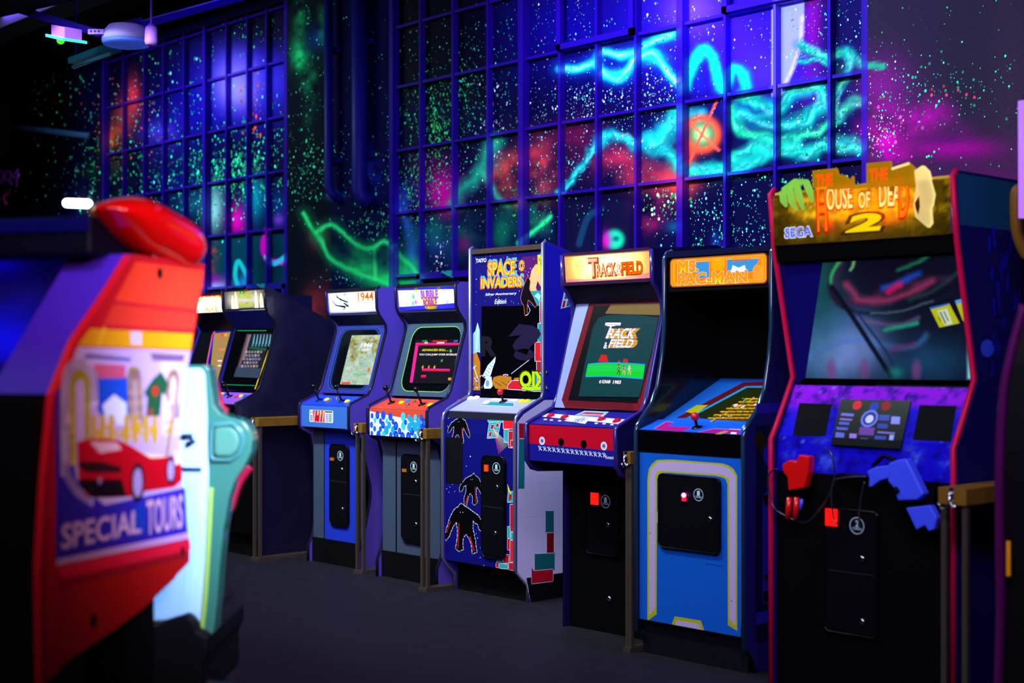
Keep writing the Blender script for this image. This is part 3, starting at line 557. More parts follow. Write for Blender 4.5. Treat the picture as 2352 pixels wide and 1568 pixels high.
for i in range(6): a = 578+i*7.4; p.pp([(a, 795), (a+6-i*.1, 767), (a+6.6, 767), (a+8-2.5, 778), (a+3.2, 796)], E('58a8d0', .7)); p.pp([(a+3, 790), (a+7, 768), (a+8, 768), (a+5, 790)], E('90d8f0', .7))
for r_ in range(5):
    for i in range(6-r_ % 2): x_ = 566+i*6.8-r_*2.3+(r_ % 2)*3; y_ = 808+r_*8.2; p.pp([(x_-3, y_+3), (x_-2, y_-3), (x_+2.4, y_-3), (x_+3, y_), (x_+1, y_+3)], E('a89aa8' if (i+r_) % 4 else 'd0c8d0', .6))
p.pp([(573, 820), (577, 820), (577, 824), (573, 824)], E('2060d0')); p.pp([(584, 822), (590, 822), (590, 826), (584, 826)], E('2070d0'))
p.pp([(537, 865), (544, 843), (600, 846), (594, 868)], E('405a78', .6)); p.pp([(562, 863), (566, 848), (576, 848), (572, 864)], E('505070', .6)); p.build('screen', R)
cb.pan(5.07, 1.46, 5.0, 1.575, mat('10104a', .4)).build('speaker_panel', R)
p = cb.pan(5.0, 1.59, 4.99, 1.71, None, 0); p.poly([(0, 0), (p.w, 0), (p.w, p.h), (0, p.h)], LT('84807c', .12), 0)
YL, WT_ = LT('f0f000', .9), LT('ffffff', 1.1)
p.text('DOUBLE', .165, p.h*.53, .33, p.h*.90, LT('207020', .4), .05); p.text('DOUBLE', .165, p.h*.53, .33, p.h*.90, YL, .02); p.text('DRAGON', .17, p.h*.06, .33, p.h*.34, LT('207020', .4), .05); p.text('DRAGON', .17, p.h*.06, .33, p.h*.34, YL, .02)
p.disc(.24, p.h*.92, .016, LT('30a060', .5)); p.disc(.27, p.h*.97, .014, LT('e04030', .8)); p.disc(.20, p.h*.90, .012, LT('30a060', .5))
for u, s_ in ((.075, .8), (.115, 1), (.355, 1), (.415, .85)):
    p.poly([(u, 0), (u+.05, 0), (u+.045, p.h*.5*s_), (u+.032, p.h*.93*s_), (u+.02, p.h*.93*s_), (u+.004, p.h*.55*s_)], LT('e8c820', .6)); p.poly([(u+.005, 0), (u+.045, 0), (u+.04, p.h*.5*s_), (u+.03, p.h*.88*s_), (u+.02, p.h*.88*s_), (u+.009, p.h*.5*s_)], WT_)
    p.disc(u+.025, p.h*.66*s_, .003, mat('101010')); 
p.build('marquee', R); cb.tube_light(5.05, 1.65, .4, .5)
p = cb.pan(4.99, 1.715, 5.02, 1.715, DARK); p.build('marquee_cap', R); cb.pan(5.02, 1.71, 5.56, 1.475, DARK).build('top_panel', R)

# ------------------------------------------------------------ the two matching grey/blue machines
def twin(xl, xr, label, dy, kind):
    PR = [(5.10, 0), (5.10, .10), (5.13, .16), (5.19, .42), (5.19, .50), (5.11, .79), (5.055, .82), (5.035, .84), (5.03, .86), (5.03, .975), (5.045, .995), (5.17, 1.045), (5.20, 1.09), (5.31, 1.43), (5.305, 1.475), (5.255, 1.535), (5.24, 1.57), (5.235, 1.68), (5.26, 1.70), (5.88, 1.70), (5.88, 0)]
    PR = [(y+dy, z) for y, z in PR]
    def art(so):
        P = Panel((xr, 5.0+dy, 0), (0, 1, 0), (0, 0, 1), 1, 1.8, None); 
        P.poly([(.13, .17), (.19, .45), (.13, .78), (.30, .80), (.50, .60), (.50, .15)], mat('24264a', .4)); P.build('side_decal', so)
    cb = Cab('arcade_machine', label, xl, xr, PR, mat('5a48b8', .35), mat('14142c', .25), ROW, closed_trim=19); R = cb.root
    gy = mat('3e4a60', .45) 
    cb.pan(5.12+dy, 0, 5.12+dy, .15, DARK).build('kick_plate', R)
    body = mat('2038c0', .4) if kind == 0 else gy
    p = cb.pan(5.13+dy, .15, 5.13+dy, .83, gy)
    u0 = .12; u1 = p.w-.02
    if kind == 0: p.poly([(u0-.01, 0), (u1+.012, 0), (u1+.012, p.h), (u0-.01, p.h)], BLACK); p.poly([(u0, 0), (u1, 0), (u1, p.h), (u0, p.h)], body)
    else: p.poly([(u0, 0), (u0+.012, 0), (u0+.012, p.h), (u0, p.h)], BLACK)
    lp = p.build('lower_panel', R)
    O = p.p(u0+.07, .09 if kind == 0 else .07, 0)
    coindoor(lp, O, (0, 0, 1), .19, .50, .035, (.10, .80, .03, .017), (.60, .865, .030), ((.70, .70), (.72, .22)), split=.55, slotm=mat('ff9010', .4, emit=.45))
    # control panel
    if kind == 0:
        p = cb.pan(5.04+dy, .845, 5.04+dy, .975, mat('3a6cc0', .3)); 
        p.rrect(.085, .030, .335, .105, .008, mat('d8dce8', .4)); p.poly([(.125, .032), (.245, .032), (.245, .103), (.125, .103)], mat('d02030', .4))
        for k in range(4): p.poly([(.13+.03*k, .033), (.137+.03*k, .033), (.15+.03*k, .102), (.143+.03*k, .102)], mat('f0e8f0', .4))
        p.disc(.165, .055, .019, mat('c81020', .4)); p.text('1944', .18, .078, .235, .098, mat('f0a010', .4), .02); p.text('THE LOOP', .185, .066, .23, .074, mat('e08010', .4))
        for k, c_ in enumerate(('e02020', 'e8e020', '20a040')): p.poly([(.094+.01*k, .08), (.100+.01*k, .08), (.100+.01*k, .098), (.094+.01*k, .098)], mat(c_))
        for k in range(3): p.poly([(.094, .040+.012*k), (.118, .040+.012*k), (.118, .045+.012*k), (.094, .045+.012*k)], mat('303040'))
        p.poly([(.252, .092), (.325, .092), (.325, .101), (.252, .101)], mat('181820')); p.text('1 PLAYER', .26, .094, .315, .099, mat('e0c020'))
        for k in range(4): p.poly([(.262, .040+.012*k), (.280, .040+.012*k), (.280, .045+.012*k), (.262, .045+.012*k)], mat('404858')); p.poly([(.290, .040+.012*k), (.318, .040+.012*k), (.318, .046+.012*k), (.290, .046+.012*k)], mat('607078'))
    else:
        p = cb.pan(5.035+dy, .825, 5.035+dy, .975, mat('e8f4ff', .3)); rr = random.Random(5)
        p.poly([(0, p.h), (0, p.h*.92), (.1, p.h*.84), (.2, p.h*.78), (.3, p.h*.72), (p.w*.8, p.h*.66), (p.w, p.h*.55), (p.w, p.h)], mat('d84a30', .35))
        for i in range(9):
            for j in range(5):
                u = p.w*(i+.5*(j % 2)+.3)/9+rr.uniform(-.008, .008); v = p.h*(j+.1)/5.6+rr.uniform(-.004, .004)+.004
                if rr.random() < .88: c_ = rr.choice(['1838c8', '2050e0', '20a0d8', '40c8e8', '1838c8']); k = p.lay(); R_ = rr.uniform(.015, .027); p.disc(u, v, R_*.82, mat(c_, .35), 18, R_, k); p.disc(u, v, R_*.45, mat('2468e0' if c_[0] == '1' else c_, .35), 12, R_*.55)
    p.build('control_panel_front', R)
    if kind == 0: p = cb.pan(5.04+dy, .98, 5.18+dy, 1.035, mat('2040d0', .3)); bt = [(760, 918, 'a08820'), (774, 916, 'a08820')]; cl = [(751, 918), (798, 922)]; js = [(733, 919), (785, 921)]
    else: p = cb.pan(5.035+dy, .98, 5.18+dy, 1.035, mat('d04028', .3)); bt = [(937, 930, '907020'), (952, 923, '907020')]; cl = [(922, 925), (988, 930), (937, 921), (1002, 927)]; js = [(899, 925), (969, 929)]
    p.build('control_panel', R); N = p.N
    for px, py, c_ in bt: button(R, on_plane(px, py, p.O, N), N, mat(c_, .25, metal=.6), .010)
    for i, (px, py) in enumerate(cl): button(R, on_plane(px, py, p.O, N), N, mat('f0e020' if i < 2 else '4870f0', .3), .0155)
    for px, py in js: joystick(R, on_plane(px, py, p.O, N), N+Vector((-.12, 0, 0)), GLOSSBLK, GLOSSBLK, .085, .0165)
    # monitor surround: nested rounded frames
    p = cb.pan(5.195+dy, 1.05, 5.32+dy, 1.47, mat('2c2e80' if kind == 0 else '384a60', .35))
    w_, h_ = p.w, p.h
    if kind == 0:
        for i, (a, c_) in enumerate(((.035, '2c50a0'), (.040, '10183c'), (.052, '2c50a0'), (.057, '10183c'))): p.rrect(a, a*.55, w_-a*.8, h_-a*.45, .07, mat(c_, .3))
        p.rrect(.072, .034, w_-.062, h_-.03, .06, mat('06060e', .15))
    else:
        p.rrect(.060, .028, w_-.018, h_-.02, .075, mat('90d050', .3)); p.rrect(.064, .031, w_-.018, h_-.023, .073, mat('05070a', .12))
    p.build('monitor_bezel', R)
    s = cb.pan(5.19+dy, 1.05, 5.315+dy, 1.47, None)
    if kind == 0:
        def scr(x, y):
            c = Canvas(x, y, (176, 205, 180)); n = fbm(x/9, y/9, 4); c.over(np.clip((n-.5)*3, 0, .6), (225, 232, 225)); c.over(np.clip((fbm(x/3, y/3, 9)-.62)*6, 0, .6), (110, 150, 120))
            for b_ in ((812, 790, 12, 14), (812, 815, 9, 16), (850, 782, 18, 9), (862, 800, 8, 18), (835, 806, 8, 8), (868, 825, 5, 20)): c.blob(*b_, (140, 112, 20), .95, 5, 6, 2)
            return c.C
        Q = [s.uv(*q) for q in ((781, 882), (805, 770), (876, 771), (847, 884))]
        s.grid(Q[0][0], Q[0][1], Q[3][0], Q[1][1], 70, 90, vcmat('screen_map', 1.0, .3), scr)
        s.pp([(816, 779), (831, 779), (832, 776), (817, 776)], E('f0d020')); s.pp([(862, 779), (871, 779), (872, 776), (863, 776)], E('f0d020')); s.tpx('1944', (829, 798), (856, 787), E('ffffff'), .04); s.tpx('INSERT', (830, 806), (852, 800), E('ffffff'), .03); s.tpx('COIN', (823, 817), (833, 812), E('f0f020'), .02); s.tpx('NOV 17 1944', (812, 862), (842, 857), E('20c060'), .02)
        s.dpx(847, 849, .009, E('f06010'), ry=.016); s.pp([(784, 882), (804, 882), (805, 877), (785, 877)], E('f05030'))
    else:
        A = lambda x, y: (x, y)
        s.pp([(941, 880), (955, 780), (1053, 779), (1036, 881)], E('100810', .6)); PK_ = E('ff20a0'); RD_ = E('d81030')
        s.pp([(941, 878), (955, 787), (962, 787), (948, 878)], PK_); s.pp([(955, 791), (956, 787), (1055, 787), (1054, 791)], PK_); s.pp([(955, 793), (955, 791), (1054, 791), (1054, 793)], RD_)
        s.pp([(969, 849), (970, 846), (1033, 847), (1033, 850)], PK_); s.pp([(969, 852), (969, 849), (1033, 850), (1033, 853)], RD_); s.pp([(967, 863), (968, 861), (979, 861), (979, 863)], PK_); s.pp([(967, 867), (967, 863), (979, 863), (978, 867)], RD_)
        s.tpx('1UP', (970, 785), (981, 781), E('30e030'), .03); s.tpx('HIGH SCORE', (993, 785), (1027, 781), E('ff4020'), .03); s.tpx('2UP', (1042, 785), (1052, 781), E('40a0ff'), .03); s.tpx('00', (975, 789), (983, 785), E('ffffff'), .03); s.tpx('30000', (1003, 789), (1021, 785), E('ffffff'), .03)
        s.tpx('ADVANCED SKILL ...', (969, 806), (1031, 801), E('f0e820'), .03); s.tpx('YOU CAN JUMP OVER BOBBLES', (962, 817), (1050, 812), E('ffffff'), .03)
        for px, py, c_ in ((971, 843, 'f0a020'), (985, 843, 'f08020'), (998, 843, 'f0b030')): s.dpx(px, py, .0085, E(c_)); s.dpx(px+1, py-3.5, .003, E('30d030'))
        s.dpx(1036, 807, .010, E('ff30b0'), ry=.006); s.dpx(1035, 805, .0085, E('30e030')); s.dpx(1015, 828, .0085, E('40b830'))
        s.pp([(1029, 873), (1030, 867), (1037, 867), (1036, 873)], E('f0a020'))
    s.build('screen', R)
    cb.pan(5.32+dy, 1.47, 5.25+dy, 1.535, mat('181e34', .4)).build('speaker_panel', R)
    # header
    p = cb.pan(5.255+dy, 1.55, 5.24+dy, 1.675, None, 0); W_, H_ = p.w, p.h
    if kind == 0:
        p.poly([(0, 0), (W_, 0), (W_, H_), (0, H_)], LT('f4f8ff', .55), 0); p.line([(0, .004), (W_, .004)], .006, LT('8090e0', .4), px=False)
        p.text('1944', W_*.62, H_*.55, W_*.93, H_*.95, LT('ffc080', .3), .05); p.text('1944', W_*.62, H_*.55, W_*.93, H_*.95, LT('e86000', .3), .01); p.text('LOOP', W_*.68, H_*.38, W_*.93, H_*.5, LT('f0b080', .5)); p.text('MASTER', W_*.70, H_*.22, W_*.9, H_*.34, LT('60b0b0', .4))
        PL = LT('0c3844', .05)
        for a, b_, t in (((.18, .80), (.30, .62), .010), ((.24, .68), (.40, .52), .012), ((.08, .62), (.14, .40), .008), ((.14, .40), (.34, .26), .010), ((.32, .48), (.40, .34), .014), ((.16, .95), (.20, .82), .005), ((.38, .98), (.33, .84), .004), ((.22, .38), (.42, .30), .006), ((.28, .16), (.34, .22), .006)): p.line([(a[0]*W_, a[1]*H_), (b_[0]*W_, b_[1]*H_)], t*.95, PL, px=False); p.line([((a[0]+.02)*W_, (a[1]-.05)*H_), (b_[0]*W_, (b_[1]+.04)*H_)], .003, LT('101820', .05), px=False)
    else:
        p.poly([(0, 0), (W_, 0), (W_, H_), (0, H_)], LT('f4f0ff', .8), 0); BL_ = LT('2828c0', .30)
        p.poly([(0, 0), (W_, 0), (W_, H_*.24), (0, H_*.16)], BL_); p.poly([(0, H_*.93), (W_, H_*.86), (W_, H_), (0, H_)], BL_)
        YB = LT('f8b850', .6); um = W_*.55
        for du, dv, r_ in ((-.05, .5, .030), (0, .6, .034), (.045, .62, .026), (.04, .3, .03), (-.03, .25, .03), (0, .2, .034)): p.disc(um+du, H_*dv, r_, YB)
        p.disc(um, H_*.1, .022, LT('d0d010', .5)); p.disc(um+.035, H_*.12, .02, LT('d0d010', .5))
        p.text('BUBBLE', um-.075, H_*.50, um+.075, H_*.84, mat('6a1c98', .4), .07); p.text('BUBBLE', um-.072, H_*.52, um+.072, H_*.82, LT('ffd0ff', .4), 0); p.text('BOBBLE', um-.06, H_*.16, um+.06, H_*.44, mat('701060', .4), .07); p.text('BOBBLE', um-.058, H_*.18, um+.058, H_*.42, LT('f8b0f0', .4), 0)
        for u, v, c_ in ((.27, .6, '40c060'), (.25, .3, '50d070'), (.30, .35, 'c060c0'), (.80, .55, 'e8e8ff'), (.84, .3, '90a0ff'), (.33, .93, 'c8c820'), (.72, .95, 'c8c820')): p.disc(W_*u, H_*v, .014, LT(c_, .35)); 
    p.build('marquee', R); cb.tube_light(5.32+dy, 1.615, .42, .42 if kind == 0 else .5)
    m = MB(); m.prism([(xl+cb.th, 5.235+dy, 1.678), (xr-cb.th, 5.235+dy, 1.678), (xr-cb.th, 5.25+dy, 1.70), (xl+cb.th, 5.25+dy, 1.70)], (0, .02, 0), BLACK); m.build('marquee_cap', R)
    cb.pan(5.25+dy, 1.695, 5.88+dy, 1.695, DARK).build('top_panel', R)
    return cb
twin(-7.40, -6.86, 'arcade machine with plain white glowing header, blue control box and blue lower front', .01, 0)
twin(-6.62, -6.06, 'arcade machine with blue bubble dots on its control box and a grey lower front', -.045, 1)
# ------------------------------------------------------------ space invaders / qix
TEAL, CRED, CYB, NAVY, WHT = mat('188088', .4), mat('c01828', .4), mat('28a8a8', .4), mat('10106c', .4), mat('e4ecff', .4)
xl, xr = -5.965, -5.365
def si_side(so):
    P = Panel((xr, 5.0, 0), (0, 1, 0), (0, 0, 1), .88, 1.9, None); 
    PA = mat('dcd8ff', .4)
    P.poly([(.005, .16), (.07, .10), (.10, .0), (.86, .0), (.86, 1.05), (.20, 1.05), (.05, .98), (.005, .94)], PA, 1); P.poly([(.10, 0), (.86, 0), (.86, .13), (.07, .13)], mat('0c0c14', .5), 2)
    P.k = 3
    def blk(pts, m): P.line(pts, .006, WHT, closed=True); P.pp(pts, m)
    blk([(1192, 972), (1262, 972), (1262, 1006), (1192, 1006)], CRED); blk([(1192, 1008), (1205, 1008), (1205, 1122), (1190, 1122)], TEAL)
    blk([(1253, 1173), (1272, 1173), (1272, 1222), (1253, 1222)], mat('187070', .4)); blk([(1256, 1224), (1272, 1223), (1272, 1269), (1256, 1270)], mat('901020', .4))
    blk([(1228, 1272), (1274, 1270), (1274, 1308), (1228, 1311)], mat('187070', .4)); blk([(1221, 1303), (1226, 1311), (1270, 1307), (1270, 1334), (1221, 1340)], CRED)
    for q in ([(1205, 1186), (1234, 1184)], [(1234, 1184), (1234, 1108)], [(1234, 1108), (1258, 1106)], [(1258, 1106), (1258, 1062)], [(1205, 1100), (1205, 1186)]): P.line(q, .003, WHT)
    P.k = 60; UP = mat('201cb8', .35); P.poly([(.205, 1.06), (.86, 1.06), (.86, 1.72), (.205, 1.87)], UP)
    P.pp([(1287, 709), (1296, 666), (1326, 664), (1322, 700)], WHT); 
    for q, m in (([(1290, 706), (1294, 690), (1299, 690), (1296, 705)], CRED), ([(1300, 704), (1303, 690), (1310, 690), (1308, 703)], TEAL), ([(1311, 702), (1314, 688), (1320, 688), (1319, 700)], CRED), ([(1295, 687), (1299, 669), (1306, 669), (1303, 686)], TEAL), ([(1306, 686), (1310, 668), (1322, 667), (1320, 684)], mat('3838b0'))): P.pp(q, m)
    for k in range(7): P.line([(1311, 674), (1336-k*2, 690+k*3)], .002, mat('c0e0e0'))
    P.build('side_decal', so)
PR = [(5.09, 0), (5.09, .09), (5.01, .165), (5.0, .19), (5.0, .93), (5.01, .965), (5.04, .993), (5.19, 1.06), (5.20, 1.09), (5.20, 1.875), (5.22, 1.885), (5.86, 1.72), (5.86, 0)]
cb = Cab('arcade_machine', 'tall arcade machine with dark monster silhouettes on navy front and pale lavender side', xl, xr, PR, mat('2a24a0', .35), mat('70708c', .2, metal=.5), ROW, closed_trim=11, sideart=si_side); R = cb.root
cb.pan(5.10, 0, 5.10, .17, DARK).build('kick_plate', R)
f = cb.pan(5.012, .17, 5.012, .945, NAVY); 
def blk(P, pts, m): P.line(pts, .005, WHT, closed=True); P.pp(pts, m)
blk(f, [(1121, 950), (1155, 951), (1155, 969), (1121, 968)], CYB); blk(f, [(1156, 951), (1185, 953), (1185, 985), (1156, 984)], mat('e82030', .35)); blk(f, [(1158, 986), (1169, 986), (1169, 1016), (1158, 1015)], CYB); blk(f, [(1168, 990), (1178, 990), (1178, 1028), (1168, 1027)], CRED); blk(f, [(1179, 978), (1185, 978), (1185, 1010), (1179, 1010)], CYB); blk(f, [(1173, 1011), (1185, 1011), (1185, 1026), (1173, 1025)], CRED)
blk(f, [(1181, 1030), (1185, 1030), (1185, 1063), (1181, 1063)], CYB)
blk(f, [(1124, 970), (1150, 968), (1143, 1004), (1119, 1006)], CYB)
for q in ([(1128, 975), (1136, 974), (1133, 985), (1126, 986)], [(1140, 972), (1147, 972), (1145, 980), (1139, 981)], [(1124, 992), (1131, 991), (1128, 1003), (1122, 1003)], [(1134, 988), (1142, 987), (1140, 996), (1134, 997)]): f.pp(q, CRED); f.line(q, .002, WHT, closed=True)
for k in range(11): f.line([(1133, 985), (1146+k*2.3, 1042-k*2.2)], .0018, mat(['e040b0', 'e050a0', 'e87090', 'e89080', 'e8a870', 'e8c060', 'e8d050', 'd8d860', 'c0d8a0', 'c0d0e0', 'c8d8f0'][k]))
for q, c_ in (([(1172, 1158), (1183, 1158), (1183, 1220), (1172, 1220)], CRED), ([(1166, 1209), (1172, 1209), (1172, 1235), (1166, 1235)], CYB), ([(1174, 1223), (1183, 1223), (1183, 1240), (1174, 1240)], CYB), ([(1166, 1237), (1172, 1237), (1172, 1262), (1166, 1262)], CRED), ([(1172, 1241), (1183, 1241), (1183, 1290), (1172, 1290)], mat('e82030', .35)), ([(1142, 1285), (1157, 1287), (1157, 1293), (1142, 1292)], CYB), ([(1147, 1294), (1167, 1296), (1167, 1306), (1147, 1304)], CYB), ([(1157, 1273), (1169, 1274), (1169, 1293), (1157, 1292)], CRED), ([(1140, 1292), (1146, 1292), (1146, 1303), (1140, 1302)], CRED), ([(1169, 1292), (1183, 1293), (1183, 1310), (1169, 1308)], CRED)): blk(f, q, c_)
blk(f, [(1168, 1130), (1183, 1128), (1181, 1152), (1166, 1153)], CYB); f.pp([(1170, 1135), (1177, 1134), (1175, 1148), (1169, 1149)], CRED)
f.pp([(1166, 1110), (1167, 1128), (1176, 1136)], mat('d8d030'))
# generic dark beast silhouettes with a pale rim
rnd = random.Random(3)
def beast(P, cx, cy, s, flip=1):
    body = [(-30, 18), (-36, 40), (-42, 58), (-38, 66), (-30, 56), (-22, 36), (-14, 24), (-12, 50), (-16, 84), (-8, 92), (0, 86), (0, 62), (8, 52), (16, 66), (22, 96), (30, 94), (28, 66), (22, 44), (22, 22), (32, 30), (38, 44), (46, 46), (44, 30), (34, 12), (20, 0), (6, -8), (-4, -16), (-10, -8), (-22, 0)]
    pts = []
    for (a, b), (c_, d) in zip(body, body[1:]+body[:1]):
        for t in (0, .33, .66): pts.append((cx+flip*s*(a+(c_-a)*t+rnd.uniform(-1, 1)*1.3), cy+s*(b+(d-b)*t+rnd.uniform(-1, 1)*1.3)))
    P.line(pts, .0085*s**.5, WHT, closed=True); P.pp(pts, mat('060608', .4)); RDm = mat('c01828', .4)
    P.line([(cx-flip*s*28, cy+s*24), (cx-flip*s*36, cy+s*48)], .006*s, RDm); P.line([(cx-flip*s*9, cy+s*30), (cx-flip*s*11, cy+s*84)], .007*s, RDm); P.line([(cx+flip*s*16, cy+s*60), (cx+flip*s*25, cy+s*90)], .010*s, RDm)
    for dx in (-6, 0): P.dpx(cx+s*dx, cy+s*4, .0028*s, mat('a0f0f0', .4), 8)
beast(f, 1056, 966, .58, -1); beast(f, 1086, 1098, .66, -1); beast(f, 1064, 1172, 1.02, 1)
f.pp([(1024, 1003), (1063, 1005), (1063, 1111), (1024, 1108)], mat('0a0a10', .6))
for q in ((1081, 1048, 2.4), (1072, 1070, 1.5), (1022, 1068, 1.4), (1034, 1118, 1.3), (1040, 1112, 1.2), (1027, 1122, 1.4), (1045, 1128, 1.2), (1032, 1130, 1.2), (1095, 1225, 1.3), (1098, 1235, 1.6), (1104, 1280, 1.5), (1112, 1298, 1.4), (1031, 960, 1.3), (1029, 978, 1.2), (1072, 948, 1.2), (1104, 1258, 1.2)): f.dpx(q[0], q[1], q[2]*.0018, WHT, 8)
lp = f.build('front_panel', R); q0 = on_plane(1110, 1277, f.O, f.N); q1 = on_plane(1163, 1040, f.O, f.N)
coindoor(lp, q0, (0, 0, 1), q1.x-q0.x, q1.z-q0.z-.02, .035, (.18, .845, .028, .035), (.66, .885, .030), ((.70, .70), (.62, .25)), split=.50, slotm=mat('e04010', .4, emit=.35))
m = MB(); m.prism([(xl+.02, 5.012, .945), (xr-.02, 5.012, .945), (xr-.02, 5.04, .985), (xl+.02, 5.04, .985)], (0, .02, 0), mat('101018', .3)); m.build('panel_bumper', R)
p = cb.pan(5.035, .985, 5.195, 1.052, mat('9c9cd8', .35)); N = p.N
blk(p, [(1105, 930), (1120, 922), (1180, 925), (1180, 933)], TEAL); blk(p, [(1122, 918), (1140, 912), (1190, 914), (1186, 921)], mat('c8c8f0')); blk(p, [(1172, 912), (1190, 905), (1232, 907), (1215, 914)], CRED); blk(p, [(1196, 921), (1204, 916), (1230, 917), (1215, 923)], TEAL)
p.line([(1110, 926), (1130, 915)], .005, CRED); p.line([(1140, 909), (1160, 902)], .004, CRED); p.line([(1060, 905), (1075, 910)], .003, mat('404060')); p.line([(1120, 905), (1140, 900)], .004, mat('d0b060')); p.build('control_panel', R)
for px, py, c_ in ((1081, 915, 'ffffff'), (1094, 914, 'ffffff'), (1118, 925, 'ffffff'), (1199, 922, 'e8e020'), (1211, 922, 'd8d020')): button(R, on_plane(px, py, p.O, N), N, mat(c_, .3), .0175)
button(R, on_plane(1054, 921, p.O, N), N, mat('c02020', .3), .008); joystick(R, on_plane(1156, 922, p.O, N), N, mat('e01018', .2), mat('401818', .3), .048, .0175)
# monitor glass with its printed art and a faint painted reflection
g = cb.pan(5.215, 1.062, 5.215, 1.862, mat('06060c', .25)); 
g.pp([(1086, 905), (1088, 583), (1262, 575), (1262, 905)], mat('15105c', .3))
g.pp([(1104, 905), (1106, 703), (1262, 701), (1262, 905)], mat('040408', .1))
g.pp([(1200, 590), (1262, 583), (1262, 668), (1215, 668), (1190, 620)], mat('4a1458', .3))
for i in range(90): g.dpx(rnd.uniform(1088, 1250), rnd.uniform(582, 700), rnd.choice([.0012, .0016, .002, .0028]), mat(rnd.choice(['d0e0ff', 'a0b0f0'])), 6)
OR, OR2 = mat('ffa018', .3, emit=.12), mat('d04810', .3, emit=.08)
g.tpx('TAITO', (1094, 603), (1118, 593), mat('c0d0ff'), .03)
g.tpx('SPACE', (1122, 632), (1187, 593), mat('5090d0'), .05); g.tpx('SPACE', (1121, 634), (1184, 598), OR2, .06); g.tpx('SPACE', (1122, 633), (1183, 599), OR, .02)
g.tpx('INVADERS', (1106, 661), (1204, 629), mat('5090d0'), .05); g.tpx('INVADERS', (1105, 663), (1200, 634), OR2, .06); g.tpx('INVADERS', (1106, 662), (1199, 635), OR, .02)
g.tpx('Silver Anniversary', (1116, 681), (1187, 670), WHT, 0, .25); g.tpx('Edition', (1138, 698), (1164, 686), WHT, 0, .25)
u, v = g.uv(1199, 610); st = []
for k in range(32): a = 2*math.pi*k/32; r_ = .022 if k % 2 else .034; st.append((u+r_*math.cos(a)*.8, v+r_*math.sin(a)))
g.poly(st, OR); g.disc(u, v, .018, mat('4a1458')); g.disc(u, v, .012, OR, ry=.016); g.disc(u, v, .007, mat('4a1458'), ry=.010)
PE = mat('f0986a', .3, emit=.06)
g.pp([(1222, 620), (1232, 606), (1240, 610), (1246, 630), (1250, 645), (1252, 668), (1244, 660), (1236, 645), (1232, 660), (1234, 668), (1212, 668)], PE); g.pp([(1237, 602), (1252, 600), (1252, 626), (1237, 628)], mat('d0d818', .3)); TXT = mat('101010')
g.tpx('SUIT', (1239, 599+1), (1251, 593), TXT, .02) ; g.pp([(1236, 585), (1252, 584), (1252, 626), (1236, 628)], mat('d0d818', .3)); g.tpx('SUITA', (1238, 600), (1256, 591), TXT, .02); g.tpx('FOR', (1242, 610), (1252, 602), TXT, .02); g.tpx('AGE', (1245, 621), (1257, 613), TXT, .02)
g.pp([(1216, 668), (1252, 667), (1252, 702), (1225, 702)], TEAL); g.pp([(1228, 680), (1236, 672), (1243, 678), (1240, 692), (1234, 684)], mat('90b0f0'))
blk(g, [(1241, 692), (1252, 692), (1252, 740), (1241, 740)], CRED); blk(g, [(1237, 743), (1252, 743), (1252, 792), (1237, 792)], TEAL); blk(g, [(1230, 786), (1243, 786), (1243, 820), (1252, 820), (1252, 829), (1230, 829)], CRED); blk(g, [(1234, 830), (1252, 830), (1252, 856), (1234, 856)], mat('901828'))
# dark figure, pale outline (plain stand-in)
fig = [(1214, 634), (1219, 646), (1217, 664), (1226, 682), (1234, 700), (1230, 706), (1222, 694), (1214, 688), (1212, 702), (1212, 724), (1207, 724), (1204, 700), (1200, 696), (1197, 684), (1202, 664), (1207, 650)]
g.line(fig, .004, mat('e07040'), closed=True); g.pp(fig, mat('080408')); g.line([(1208, 724), (1214, 722), (1219, 712), (1213, 700)], .002, WHT)
MT, ICE = mat('b06a18', .3), mat('90b8f0', .3)
g.pp([(1087, 812), (1096, 808), (1104, 832), (1104, 896), (1086, 896)], MT); g.pp([(1087, 812), (1087, 768), (1093, 760), (1098, 740), (1103, 758), (1104, 810), (1099, 808)], ICE); g.line([(1099, 745), (1096, 800)], .003, mat('d8e8ff')); g.line([(1092, 770), (1090, 806)], .003, mat('5080c0')); g.line([(1102, 770), (1101, 806)], .002, mat('5080c0'))
SH = mat('c8d4ff', .3); g.pp([(1109, 864), (1122, 838), (1130, 830), (1140, 818), (1138, 832), (1134, 842), (1128, 862), (1120, 872)], SH)
for t in range(6): g.line([(1110+t*4, 862-t*6), (1120+t*3, 870-t*7)], .0025, mat('202840'))
g.pp([(1112, 886), (1118, 868), (1130, 864), (1133, 886), (1128, 892), (1114, 892)], SH); g.dpx(1121, 880, .014, mat('6888e0'), ry=.018)
for i in range(26): x_, y_ = rnd.uniform(1087, 1112), rnd.uniform(862, 893); g.line([(x_, y_), (x_+rnd.uniform(-6, 6), y_+rnd.uniform(-5, 5))], .004, mat(rnd.choice(['d0dcff', '101018', '8090c0'])))
g.line([(1090, 842), (1100, 872)], .005, SH); g.line([(1088, 846), (1094, 840)], .006, SH)
g.pp([(1135, 866), (1150, 862), (1176, 865), (1178, 895), (1140, 892), (1132, 880)], MT); g.pp([(1182, 868), (1196, 866), (1196, 874), (1182, 874)], MT)
for i in range(8): g.line([(1138+i*5, 876+i % 3*4), (1144+i*5, 880+i % 3*3)], .003, mat('4a2a08'))
g.dpx(1163, 861, .022, SH, ry=.005); g.dpx(1163, 861.5, .016, mat('6a2030'), ry=.003); g.line([(1176, 858), (1229, 817)], .003, mat('d8c8ff'))
